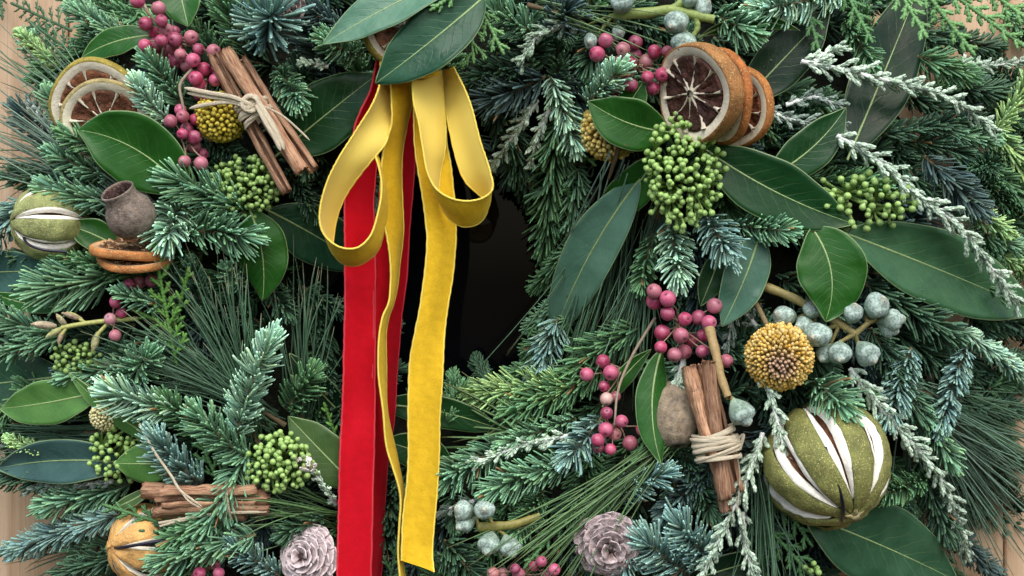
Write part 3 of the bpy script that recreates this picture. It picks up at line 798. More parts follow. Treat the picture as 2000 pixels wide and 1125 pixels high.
# ------------------------------------------------------------------ silver sprigs
def silver(pts, d0, d1, label, w=34, rs=3.4, gap=8.5, tint=(0.60, 0.76, 0.60), stemc=(0.80, 0.84, 0.80)):
    n = len(pts)
    Q = [PH(x, y, d0 + (d1 - d0) * i / (n - 1)) for i, (x, y) in enumerate(pts)]
    c = catmull(Q, 40)
    Lg = np.linalg.norm(np.diff(c, axis=0), axis=1).sum()
    st = MB(); sweep(st, c[None], np.linspace(4.8, 2.2, 40)[None], 6, 1, None, np.array(stemc))
    leaves = []; cols = []
    T = unit(np.gradient(c, axis=0))
    nb = int(Lg / gap)
    twigs = []
    for i in range(nb):
        t = (i + 0.5) / nb; k = min(39, int(t * 40))
        p = c[k]; tt = T[k]
        s = unit(np.cross(tt, [0, 0, 1.0])); u = np.cross(s, tt)
        ph = i * 2.4 + rng.normal(0, 0.3)
        rd = s * math.cos(ph) * 1.0 + u * (math.sin(ph) * 0.7 + 0.15)
        ln = w * rng.uniform(0.55, 1.1) * (1 - 0.45 * t) * (0.6 + 0.4 * min(1, t * 5))
        dd = unit(tt * 0.85 + rd * 0.65)
        twigs.append((p, dd, rd, ln))
    twigs.append((c[-1] - T[-1] * 24, T[-1], np.array([0, 0, 1.0]), 28))
    for (p, dd, rd, ln) in twigs:
        q = p + dd * ln
        sweep(st, bez(p, p + dd * ln * 0.5 - rd * 2, q, 4)[None], np.array([[2.4, 2.2, 1.8, 0.8]]), 4, 1, None, np.array(stemc))
        m = max(8, int(ln / 1.15))
        tq = rng.uniform(0.1, 1.0, m) ** 0.8
        s2 = unit(np.cross(dd, [0.2, 0.1, 1.0])); u2 = np.cross(s2, dd)
        ph = rng.uniform(0, 2 * pi, m)
        r2 = s2 * np.cos(ph)[:, None] + u2 * np.sin(ph)[:, None]
        pos = p + dd * (tq * ln)[:, None]
        ll = rng.uniform(10, 15, m)[:, None] * (1.12 - 0.35 * tq[:, None])
        dl = unit(dd * 0.85 + r2 * rng.uniform(0.25, 0.6, (m, 1)))
        kk = np.linspace(0, 1, 4)
        C3 = pos[:, None, :] + dl[:, None, :] * (ll * kk[None])[:, :, None] - (r2 * ll * 0.18)[:, None, :] * (kk ** 2)[None, :, None]
        leaves.append(C3)
        cb = np.array(tint) * rng.normal(1, 0.2, (m, 1)).clip(0.5, 1.5)
        g = rng.uniform(0, 1, (m, 1)); cb = cb * (1 - 0.45 * g) + np.array([0.14, 0.24, 0.14]) * 0.45 * g
        cols.append(cb)
    # small scales hugging the main stem
    m = int(Lg / 2.2); kq = rng.integers(1, 39, m); ph = rng.uniform(0, 2 * pi, m)
    ss = unit(np.cross(T[kq], [0, 0, 1.0])); uu = np.cross(ss, T[kq]); r2 = ss * np.cos(ph)[:, None] + uu * np.sin(ph)[:, None]
    pos = c[kq] + (c[kq + 1] - c[kq]) * rng.uniform(0, 1, (m, 1)) + r2 * 2.5; dl = unit(T[kq] + r2 * 0.45); kk = np.linspace(0, 1, 4)
    leaves.append(pos[:, None, :] + dl[:, None, :] * (rng.uniform(9, 14, (m, 1)) * kk[None])[:, :, None]); g = rng.uniform(0, 1, (m, 1))
    cols.append(np.array(tint) * (1 - 0.45 * g) + np.array([0.14, 0.24, 0.14]) * 0.45 * g)
    C3 = np.concatenate(leaves); cb = np.concatenate(cols)
    mb = MB()
    sweep(mb, C3, np.array([0.8, 1.0, 0.9, 0.35]) * rs * 0.82, 4, 0.5, rng.normal(0, 1, (len(C3), 3)), cb[:, None, :] * np.array([0.5, 0.8, 1.1, 1.35])[None, :, None])
    A = Q[0]
    root = link('silver_sprig', st.mesh('silver_stem', M_silver, A), A)
    ch = link('scale_leaves', mb.mesh('scale_leaves', M_silver, A), None, root); ch['kind'] = 'stuff'
    tag(root, label, 'silver sprig', 'frosted silver sprigs')
silver([(1565, 120), (1640, 135), (1760, 165), (1850, 190), (1935, 250)], 25, 45, 'silvery frosted sprig crossing the dark leaf at top right', 48, 4.0)
silver([(1635, 265), (1720, 320), (1800, 390), (1880, 450), (1985, 592)], 45, 60, 'longest silvery sprig running down-right across the long leaf', 52, 4.2)
silver([(1860, 122), (1930, 128), (2020, 118)], 10, 20, 'silvery twig at the right edge under the cedar', 30, 3.6)
silver([(1495, 215), (1560, 238), (1640, 250)], -20, 0, 'dim silvery twig right of the stacked orange slices', 40, 3.4, tint=(0.3, 0.38, 0.34))
silver([(1535, 205), (1590, 190), (1640, 205)], -20, -5, 'short dim silvery twig above the dark pointed leaf', 30, 3.2, tint=(0.3, 0.38, 0.34))
silver([(1590, 120), (1620, 100), (1645, 95)], 10, 20, 'short silvery side twig at the start of upper spray', 26, 3.4)
silver([(1110, 45), (1050, 70), (1018, 118)], 20, 45, 'curled pale sprig over fir at top, left of the green stem', 42, 3.6, tint=(0.36, 0.48, 0.36))
silver([(1050, 195), (1010, 255), (962, 325)], -10, 5, 'silvery twig pointing into the opening, left of a pair', 34, 3.6)
silver([(1075, 210), (1052, 260), (1036, 322)], -10, 5, 'silvery twig pointing into the opening, right of a pair', 28, 3.6)
silver([(1115, 850), (1020, 870), (925, 905)], -5, 20, 'silvery twig pointing left below the dark opening', 34, 3.6)
silver([(1490, 845), (1460, 930), (1425, 1010), (1370, 1125)], 30, 40, 'long silvery sprig hanging below the upright cinnamon bundle', 44, 4.2)
silver([(1480, 690), (1510, 790), (1535, 895)], 30, 55, 'silvery sprig draped over the left side of big striped fruit', 36, 3.8)
silver([(1660, 720), (1740, 820), (1840, 940), (1890, 1085)], 20, 40, 'silvery sprig falling along the right side of striped fruit', 44, 4.2)
silver([(1450, 1000), (1455, 1060), (1475, 1135)], 0, 10, 'dim silvery twig at the bottom left of cedar frond', 32, 3.4)
silver([(1335, 700), (1325, 740), (1330, 785)], 10, 20, 'tiny silvery tip beside the top of upright cinnamon', 26, 3.4)
silver([(655, 985), (636, 955), (610, 918)], -40, 30, 'frosted stalk under the white flower head by red ribbon', 18, 3.4)
silver([(220, 940), (140, 948), (60, 955)], -15, 0, 'grey frosted twig lying left of the horizontal cinnamon', 26, 3.2, tint=(0.25, 0.31, 0.28))
silver([(70, 900), (20, 880), (-20, 840)], -40, -20, 'grey frosted twig at the left edge', 34, 3.2, tint=(0.28, 0.34, 0.3))
silver([(150, 330), (100, 260), (60, 200)], -30, -10, 'grey frosted twig under the left pine tuft', 28, 3.2, tint=(0.3, 0.38, 0.36))
silver([(1480, 640), (1440, 600), (1420, 680)], -50, -30, 'dark frosted twig behind the central pink berries', 40, 3.4, tint=(0.25, 0.32, 0.28))
silver([(960, 970), (900, 985), (860, 1000)], -40, -20, 'dim frosted twig left of the bottom gumnuts', 26, 3.2, tint=(0.25, 0.32, 0.28))
silver([(640, 130), (615, 125), (590, 122)], -10, 10, 'tiny silvery tip left of the big bright leaf', 18, 3.2)

# ------------------------------------------------------------------ leaves
def leaf(bx, by, tx, ty, w, bend, hb, hm, ht, roll, fold, colr, label, curl=0.0, shape=0.9, rib=(0.30, 0.42, 0.17)):
    A = PH(bx, by, hb); B = PH(tx, ty, ht)
    d = B - A; L = np.linalg.norm(d); dn = d / L
    perp = unit(np.cross(dn, [0, 0, 1.0]))
    mid = (A + B) / 2 + perp * bend * 2; mid[2] += hm * 2
    n, m = 34, 13
    c = bez(A, mid, B, n)
    T = unit(np.gradient(c, axis=0))
    t = np.linspace(0, 1, n)
    wd = np.sin(pi * np.clip(t, 0.0, 1) ** shape) ** 0.72
    wd *= (1 - 0.25 * np.clip((t - 0.8) / 0.2, 0, 1))
    wd[0] = 0.03; wd[-1] = 0.012
    v = np.linspace(-1, 1, m)
    G = np.zeros((n, m, 3)); U = np.zeros((n, m, 3))
    r = math.radians(roll)
    ph = rng.uniform(0, 6)
    for i in range(n):
        s = unit(np.cross(T[i], [0, 0, 1.0])); u = np.cross(s, T[i])
        if u[2] < 0: u = -u
        sd = s * math.cos(r) + u * math.sin(r); up = -s * math.sin(r) + u * math.cos(r)
        for j in range(m):
            hw = w / 2 * wd[i] * (1 + 0.018 * math.sin(t[i] * 17 + ph + (3 if v[j] > 0 else 0)))
            z = (fold * 1.35) * hw * (abs(v[j]) ** 1.2) + curl * hw * v[j] ** 2 + (0.035 * w) * math.sin(t[i] * 8 + ph + 2 * v[j]) * v[j] ** 2 + 0.012 * w * math.sin(t[i] * 21 + ph * 2) * abs(v[j])
            G[i, j] = c[i] + sd * v[j] * hw + up * z
            U[i, j] = (t[i], v[j], hw)
    mb = MB(); grid(mb, G, colr, U)
    o = link('leaf', mb.mesh('leaf_blade', M_leaf, A), A)
    md = o.modifiers.new('thickness', 'SOLIDIFY'); md.thickness = 1.8 * S; md.offset = 0
    rb = MB()
    upv = np.array([np.cross(unit(np.cross(T[i], [0, 0, 1.0])), T[i]) for i in range(n)])
    upv = np.where(upv[:, 2:3] < 0, -upv, upv)
    sv = np.array([unit(np.cross(T[i], [0, 0, 1.0])) for i in range(n)])
    upr = -sv * math.sin(r) + upv * math.cos(r)
    cc = c + upr * 0.6
    cc = np.concatenate([[cc[0] - (cc[1] - cc[0]) * 1.2], cc])
    sweep(rb, cc[None], np.linspace(2.6, 0.5, n + 1)[None], 6, 0.8, None, np.array(rib))
    link('midrib', rb.mesh('midrib', M_rib, A), None, o)
    tag(o, label, 'leaf', 'broad glossy leaves')
    return o
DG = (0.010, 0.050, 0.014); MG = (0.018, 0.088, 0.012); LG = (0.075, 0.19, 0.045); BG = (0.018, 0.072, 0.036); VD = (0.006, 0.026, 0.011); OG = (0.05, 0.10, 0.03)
leaf(905, -52, 630, 88, 92, -5, 60, 10, 75, 22, 0.10, (0.085, 0.20, 0.13), 'large green leaf with painted pale sky sheen at the top edge above the bow')  # pale bluish tint stands in for sky sheen on the blade
leaf(945, -5, 734, 163, 118, 5, 75, 12, 95, 10, 0.15, BG, 'dark glossy leaf lying over the bow knot')
leaf(545, 300, 740, 143, 128, 0, -40, 8, -10, 0, 0.12, DG, 'broad dark leaf between cinnamon and the bow')
leaf(300, 70, 158, 114, 60, -9, 10, 6, 20, 15, 0.1, MG, 'green leaf above the green rimmed citrus slices')
leaf(345, -50, 368, 52, 82, 0, -10, 5, 10, 0, 0.1, MG, 'short leaf pointing down at the top, right of berries')
leaf(362, 375, 152, 254, 138, -24, 30, 18, 85, -8, 0.18, MG, 'largest upper left leaf under the citrus slices')
leaf(225, 480, 130, 440, 62, -4, -10, 4, 15, 10, -0.25, MG, 'small rounded leaf left of the grey urn pod', curl=0.5, shape=0.75)
leaf(488, 410, 513, 587, 98, 13, 20, 8, 10, 0, -0.15, MG, 'glossy leaf pointing down below the upper left buds')
leaf(525, 412, 720, 525, 112, 4, -40, 6, -25, 0, 0.1, BG, 'dark leaf with its tip behind the red ribbon')
leaf(-70, 535, 118, 530, 88, 2, -20, 5, 0, 10, 0.1, (0.045, 0.12, 0.10), 'leaf with painted bluish sky sheen at the left edge below striped fruit')  # bluish colour carries the reflected sky
leaf(125, 735, -90, 758, 115, 0, -40, 5, -20, 10, 0.1, BG, 'dark bluish leaf at the left edge above the pale one')
leaf(195, 765, 0, 798, 88, 4, 10, 10, 30, 5, 0.14, LG, 'light yellow-green leaf pointing left at the left edge')
leaf(335, 872, 133, 726, 40, 10, 0, 10, 30, -25, 0.2, LG, 'narrow curved leaf slanting under the pale fir sprig')
leaf(250, 905, -5, 915, 88, -12, 0, 10, 25, 0, 0.30, (0.045, 0.105, 0.095), 'long folded leaf with painted blue-grey sky sheen at the left edge')  # sky reflection is put into the blue-grey colour
leaf(345, 905, 224, 905, 78, 0, 10, 8, 35, 0, -0.1, LG, 'pale green leaf with rounded end left of cinnamon')
leaf(300, 952, 213, 995, 26, 4, 0, 5, 20, 20, 0.1, OG, 'small olive leaf above the orange striped fruit')
leaf(700, 955, 563, 813, 88, 0, -10, 6, 10, 5, 0.1, OG, 'olive leaf just left of the red ribbon')
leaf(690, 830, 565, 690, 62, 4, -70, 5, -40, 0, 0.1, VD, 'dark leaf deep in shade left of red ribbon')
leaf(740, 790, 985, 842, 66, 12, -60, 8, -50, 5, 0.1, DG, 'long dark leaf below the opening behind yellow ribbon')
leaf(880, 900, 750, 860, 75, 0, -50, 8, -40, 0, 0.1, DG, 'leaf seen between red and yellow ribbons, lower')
leaf(1305, 258, 1150, 198, 98, 13, 30, 12, 60, -12, 0.22, MG, 'pointed leaf over the upper right yellow ball')
leaf(1215, 225, 1256, 160, 55, 0, 20, 8, 25, 0, 0.2, MG, 'small upright leaf tip above the pointed leaf')
leaf(1285, 300, 1153, 428, 78, 16, 25, 8, 30, 5, 0.16, MG, 'curved green leaf below the pointed one, touching the pale leaf')
leaf(1250, 350, 1078, 668, 108, -17, 20, 14, 45, 18, 0.12, (0.075, 0.175, 0.125), 'big hanging leaf with painted pale sky sheen at the right of the opening')  # colour lightened to paint in the sky's sheen
leaf(1375, 290, 1668, 437, 118, -14, 10, 8, 30, 5, 0.16, DG, 'dark leaf running right from the dense green buds')
leaf(1495, 350, 1652, 210, 82, -14, 5, 8, 25, 0, 0.15, DG, 'dark pointed leaf aimed up-right beside the orange slices')
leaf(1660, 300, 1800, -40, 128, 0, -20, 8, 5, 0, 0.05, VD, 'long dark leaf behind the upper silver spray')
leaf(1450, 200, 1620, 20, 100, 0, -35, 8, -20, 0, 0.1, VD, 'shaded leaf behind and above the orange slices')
leaf(1370, 70, 1562, 60, 34, 22, -10, 5, 10, 40, 0.2, MG, 'narrow leaf edge curving above the orange slices')
leaf(1585, 445, 1612, 628, 132, 22, 25, 10, 40, 0, 0.12, MG, 'broad green leaf pointing down over the gumnuts')
leaf(1648, 455, 2030, 612, 150, 2, 15, 16, 50, -6, 0.14, (0.045, 0.125, 0.055), 'very long leaf reaching the right edge')
leaf(1485, 455, 1410, 638, 84, 4, -5, 8, 25, 5, 0.14, (0.05, 0.13, 0.085), 'pointed leaf hanging left of the gumnut stem')
leaf(1410, 490, 1368, 598, 52, 0, -30, 8, -5, 0, 0.1, DG, 'small dark leaf tucked behind the pointed hanging leaf')
leaf(1292, 685, 1292, 908, 64, -19, 20, 8, 40, -10, -0.12, MG, 'upright narrow leaf left of the upright cinnamon')
leaf(1180, 790, 1272, 682, 36, 6, -20, 5, -5, 0, 0.1, MG, 'dark narrow leaf under the four pink berries')
leaf(1570, 1005, 1868, 1135, 165, 6, 15, 12, 55, -4, 0.08, (0.035, 0.10, 0.05), 'broadest leaf, at the bottom right corner')
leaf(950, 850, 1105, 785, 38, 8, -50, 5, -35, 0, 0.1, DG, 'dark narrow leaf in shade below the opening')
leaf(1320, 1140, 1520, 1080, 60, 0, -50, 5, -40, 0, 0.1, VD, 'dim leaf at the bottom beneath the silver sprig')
leaf(130, 600, -20, 570, 34, 8, -20, 5, 0, 0, 0.1, MG, 'narrow leaf at left edge above the dry-budded twig')

# ------------------------------------------------------------------ berries
def berry_mesh():
    prof = []
    cols = []
    for k in range(13):
        a = pi * k / 12
        r, z = math.sin(a), -math.cos(a)
        prof.append([r, z])
    prof[-1] = [0.04, 0.86]; prof[-2] = [0.20, 0.93]
    prof.insert(-1, [0.10, 0.86])
    prof = np.array(prof); prof[0] = (0.01, -1)
    C = np.ones((len(prof), 3)); C[-2:] = 0.35; C[-3] = 0.75
    mb = MB(); lathe(mb, prof * 1.0, (0, 0, 1), sides=18, C=C, wob=0.015)
    return mb.mesh('berry', M_berry, np.zeros(3), local=True)
ME_berry = berry_mesh()
def orient(o, axis_units, scale):
    """turn local +Z-of-frame (towards the camera, world -Y) to the given direction (frame units)"""
    from mathutils import Vector
    src = Vector((0, -1, 0)); w = world_xyz(unit(axis_units)) / S
    q = src.rotation_difference(Vector(w))
    o.rotation_mode = 'QUATERNION'; o.rotation_quaternion = q
    o.scale = (scale,) * 3 if np.isscalar(scale) else scale
BC = [(0.42, 0.030, 0.105), (0.50, 0.055, 0.15), (0.33, 0.022, 0.085), (0.54, 0.10, 0.20), (0.28, 0.035, 0.09), (0.36, 0.10, 0.13), (0.44, 0.16, 0.19)]
def berries(pts, ox, oy, sc, label, rz=15.5, dh=35, stem=None, shade=1.0, special=None, hub=None, spread=22):
    P0 = [(ox + x / sc, oy + y / sc) for x, y in pts]
    mx = np.mean([p[0] for p in P0]); my = np.mean([p[1] for p in P0])
    hub = hub or (mx, my)
    A = PH(hub[0], hub[1], dh - 25)
    st = MB()
    root = link('pink_berry_sprig', None, A)
    objs = []
    for i, (x, y) in enumerate(P0):
        h = dh + rng.uniform(-spread, spread * 0.6)
        c = P(x, y, H(mx, my) + h)
        # keep berries from passing through each other: later berries step back
        for (q, r_) in objs:
            dd = c - q
            if np.linalg.norm(dd) < 1.9 * rz:
                c[2] = q[2] - math.sqrt(max(0, (1.95 * rz) ** 2 - dd[0] ** 2 - dd[1] ** 2))
        objs.append((c, rz))
        r = rz * rng.uniform(0.78, 1.06)
        o = link('berry', ME_berry, c, root, A)
        ax = unit(np.array([c[0] - A[0], c[1] - A[1], 0]) * 0.02 + rng.normal(0, 0.45, 3) + np.array([0, 0.35, 0.7]))
        orient(o, ax, r)
        bc = np.array(BC[rng.integers(len(BC))]) * 0.93 * rng.uniform(0.85, 1.15) * shade
        if special and i in special: bc = np.array(special[i])
        o.color = (*bc, 1)
        k = bez(A + rng.normal(0, 4, 3), (A + c) / 2 + rng.normal(0, 8, 3), c - ax * r * 0.9, 7)
        sweep(st, k[None], np.linspace(1.9, 1.3, 7)[None], 6, 1, None, (0.28, 0.20, 0.14))
    if stem:
        q = catmull([PH(x, y, h) for x, y, h in stem], 18)
        sweep(st, q[None], np.linspace(3.4, 2.2, 18)[None], 6, 1, None, (0.33, 0.27, 0.20))
    link('stalks', st.mesh('stalks', M_bark, A), None, root)
    tag(root, label, 'berry sprig', 'sprigs of pink pepper berries')
    return root
berries([(870,45),(755,5),(800,130),(830,165),(885,115),(905,160),(885,225),(950,210),(795,250),(820,225),(940,258),(850,270),(895,290),(1000,260),(990,300),(1000,345),(940,160),(1050,205),(1090,270),(1165,275),(1060,330),(930,320)], 0, 0, 2.81,
        'largest bunch of pink berries, at the top left', 14.5, 42, stem=[(270, -20, 30), (290, 25, 35), (320, 60, 20)])
berries([(1120,380),(1075,430),(1090,465),(1180,440),(1235,460),(1040,410),(1135,530),(1080,510),(1165,385)], 0, 0, 2.81, 'pink berries above the raffia tails and small yellow ball', 13.5, 30)
berries([(935,665),(995,635),(1060,650),(998,695),(1000,735),(1050,748),(1050,795),(1090,835),(1013,885),(1103,897),(1000,920),(985,600)], 0, 0, 2.81,
        'pink berries hanging left of the small yellow ball', 13.5, 45, stem=[(375, 135, 35), (352, 165, 40), (356, 200, 40), (365, 240, 30)])
berries([(710,548),(758,538),(833,530)], 0, 360, 2.81, 'three dull pink berries below the edge-on orange slices', 12.5, 10, shade=0.75)
berries([(635,645),(668,705),(605,740),(632,830)], 0, 360, 2.81, 'four scattered pink berries by the dry-budded twig', 11.5, 35, special={2: (0.5, 0.3, 0.3)})
berries([(627,222),(580,297),(790,232),(722,270),(793,292),(768,340),(708,330),(895,282),(967,282),(850,335),(735,400),(765,468),(690,475),(690,515),(857,425),(937,412),(1008,440),(895,475),(945,470),(980,365)], 960, 0, 2.813,
        'pink berries between the white gumnuts and orange slices', 14.5, 38, special={3: (0.36, 0.16, 0.15), 9: (0.3, 0.17, 0.14)}, shade=0.9)
berries([(893,587),(900,645),(968,628),(970,710),(1225,668),(1138,732),(1195,760),(1063,740),(938,815),(1040,830),(1163,830),(1110,860),(930,895),(1005,937),(1067,922),(1157,918),(1290,970)], 960, 360, 2.813,
        'pink berries in the middle right above the upright cinnamon', 15.5, 45, hub=(1325, 630))
berries([(523,1045),(612,972),(655,1035),(620,1110),(632,1180),(685,1172)], 960, 360, 2.813, 'few pink berries on the branching stalk right of opening', 14.5, 30,
        stem=[(1280, 620, 30), (1235, 695, 35), (1208, 760, 35), (1200, 830, 35)], special={4: (0.6, 0.42, 0.36)}, hub=(1212, 725))
berries([(632,230),(715,275),(628,320),(583,380),(683,352),(653,430),(762,395),(830,318),(590,425)], 960, 725, 2.813, 'pink berries at the end of the branching stalk', 14.5, 40,
        special={4: (0.62, 0.28, 0.25)}, hub=(1203, 830))
berries([(1117,1027),(1182,1058),(1140,1075),(1095,1108),(1200,1108),(1075,1125)], 0, 725, 2.81, 'small pink berries at the bottom right of orange fruit', 11.5, 40)
berries([(275,1045),(235,1080),(345,1090),(310,1115),(130,1085),(150,1120),(10,1110),(60,1130)], 960, 725, 2.813, 'pale pink berries at the bottom edge left of the cone', 12.5, 25,
        special={7: (0.5, 0.3, 0.25), 6: (0.55, 0.25, 0.22)})

# ------------------------------------------------------------------ green bud clusters
def bud_mesh():
    prof = [(0.02, -1.5), (0.30, -1.35), (0.42, -1.0), (0.62, -0.75), (0.92, -0.35), (1.0, 0.0), (0.94, 0.38), (0.7, 0.75), (0.36, 0.95), (0.02, 1.02)]
    mb = MB(); lathe(mb, prof, (0, 0, 1), sides=12)
    return mb.mesh('bud', M_bud, np.zeros(3), local=True)
ME_bud = bud_mesh()
def buds(cx, cy, rx, ry, n, label, dh=35, r=6.6, hub=None, depth=0.6, dark=1.0, c0=(0.33, 0.52, 0.15)):
    hub = hub or (cx, cy)
    A = PH(hub[0], hub[1], dh - 60)
    root = link('green_bud_cluster', None, A)
    st = MB()
    ga = pi * (3 - math.sqrt(5)); R = (rx + ry) / 2
    Hc = H(cx, cy)
    curves = []; hubs = [A + rng.normal(0, 1, 3) * np.array([rx * 0.3, ry * 0.3, 6]) + np.array([0, 0, 12]) for _ in range(max(4, n // 9))]
    for i in range(n):
        rr = math.sqrt((i + 0.5) / n); a = i * ga
        x = cx + rx * rr * math.cos(a) + rng.normal(0, rx * 0.06); y = cy + ry * rr * math.sin(a) + rng.normal(0, ry * 0.06)
        h = dh + R * depth * math.sqrt(max(0, 1 - rr * rr)) + rng.uniform(-12, 6)
        c = P(x, y, Hc + h)
        hb = hubs[int(np.argmin([np.linalg.norm((q - c)[:2]) for q in hubs]))]
        ax = unit(unit(c - hb) + rng.normal(0, 0.4, 3))
        s = r * rng.uniform(0.72, 1.08)
        o = link('bud', ME_bud, c, root, A); orient(o, ax, s)
        cc = np.array(c0) * rng.uniform(0.75, 1.2) * dark; o.color = (*cc, 1)
        m = hb + (c - hb) * 0.55 + rng.normal(0, 5, 3)
        curves.append(bez(hb, m - ax * 4, c - ax * s * 1.1, 7))
    sweep(st, np.array(curves), np.array([3.0, 2.6, 2.3, 2.2, 2.3, 2.7, 3.2])[None] * 1.12 * r / 6.6, 6, 1, None, np.array(c0) * 0.9 * dark)
    for hb in hubs:
        sweep(st, bez(A - np.array([0, 0, 25]), (A + hb) / 2 - np.array([0, 0, 8]), hb, 5)[None], 3.6, 6, 1, None, np.array(c0) * 0.6 * dark)
    link('stalks', st.mesh('stalks', M_stalk, A), None, root)
    tag(root, label, 'bud cluster', 'clusters of round green skimmia buds')
buds(1334, 332, 79, 112, 200, 'densest and brightest green bud cluster, right of centre', 45, 6.2)
buds(482, 360, 72, 58, 125, 'green bud cluster beside the upper left cinnamon ends', 15, 5.5, dark=0.8)
buds(1690, 392, 105, 58, 62, 'loose green bud cluster between the long leaf and silver spray', 15, 7.2, depth=0.4, dark=0.9)
buds(148, 700, 48, 34, 44, 'small green bud cluster near the left edge', 5, 5.5, dark=0.8)
buds(232, 885, 62, 58, 70, 'green bud cluster around the tip of pale rounded leaf', 0, 5.8, depth=0.45)
buds(545, 905, 68, 62, 100, 'green bud cluster left of the red ribbon', 20, 5.9)
buds(1590, 1110, 18, 14, 5, 'few green buds at the bottom edge below striped fruit', 20, 6.0)

# ------------------------------------------------------------------ yellow balls
def ball(cx, cy, r, dh, label, n=420, c0=(0.52, 0.33, 0.045), c1=(0.66, 0.50, 0.16), pole=(0.1, 0.3, 1.0), centre=None):
    A = PH(cx, cy, dh)
    mb = MB(); pr = [(math.sin(pi * k / 14) * r * 0.86 + 0.01, -math.cos(pi * k / 14) * r * 0.86) for k in range(15)]
    lathe(mb, pr, (0, 0, 1), A, 24, np.array(c0) * 0.45)
    root = link('yellow_ball_flower', mb.mesh('flower_core', M_craspedia, A), A)
    i = np.arange(n); z = 1 - 2 * (i + 0.5) / n; ph = i * pi * (3 - math.sqrt(5))
    d = np.stack([np.sqrt(1 - z * z) * np.cos(ph), np.sqrt(1 - z * z) * np.sin(ph), z], 1)
    pole = unit(pole)
    R = np.stack([unit(np.cross([0.2, 1, 0.1], pole)), np.cross(pole, unit(np.cross([0.2, 1, 0.1], pole))), pole])
    d = unit(d @ R + rng.normal(0, 0.025, (n, 3)))
    s = r * math.sqrt(4 * pi / n) * 0.46
    k = np.array([0.80, 0.92, 1.0, 1.06, 1.085]); rr = np.array([0.75, 1.0, 1.05, 0.8, 0.2]) * s
    jit = rng.normal(1, 0.02, (n, 1, 1))
    C3 = A + d[:, None, :] * (k[None, :, None] * r * jit) + unit(rng.normal(0, 1, (n, 3)))[:, None, :] * (np.array([0, 0, 0.1, 0.3, 0.5])[None, :, None]) * s * 0.5
    f = rng.uniform(0, 1, (n, 1)); cb = np.array(c0) * (1 - f) + np.array(c1) * f
    cb = cb * rng.normal(1, 0.12, (n, 1))
    if centre is not None:
        g = np.clip((d @ pole - 0.80) / 0.17, 0, 1)[:, None]
        cb = cb * (1 - g) + np.array(centre) * g
    fm = MB(); sweep(fm, C3, rr[None], 6, 1, None, cb[:, None, :] * np.array([0.4, 0.6, 0.95, 1.2, 1.4])[None, :, None])
    ch = link('florets', fm.mesh('florets', M_craspedia, A), None, root); ch['kind'] = 'stuff'
    st = MB(); sweep(st, bez(A - [0, 0, r * 0.8], A + [10, 20, -r * 1.3], A + [20, 30, -r * 2], 6)[None], 5, 6, 1, None, (0.2, 0.2, 0.1))
    link('stem', st.mesh('stem', M_stalk, A), None, root)
    tag(root, label, 'yellow flower', 'round yellow button flowers')
ball(1522, 697, 60, 30, 'largest yellow ball flower with a brownish centre, next to gumnuts', 720, pole=(-0.12, 0.22, 0.95), centre=(0.36, 0.24, 0.16), c0=(0.50, 0.30, 0.04), c1=(0.68, 0.52, 0.2))
ball(432, 228, 46, 10, 'yellow ball flower under the raffia tails at upper left', 260, c0=(0.42, 0.33, 0.03), c1=(0.55, 0.45, 0.07))
ball(1192, 255, 56, 5, 'yellow ball flower behind the pointed leaf', 330, c0=(0.52, 0.38, 0.08), c1=(0.68, 0.55, 0.2))
ball(205, 812, 27, 10, 'small pale yellow flower between two left leaves', 200, c0=(0.6, 0.56, 0.25), c1=(0.75, 0.7, 0.4))

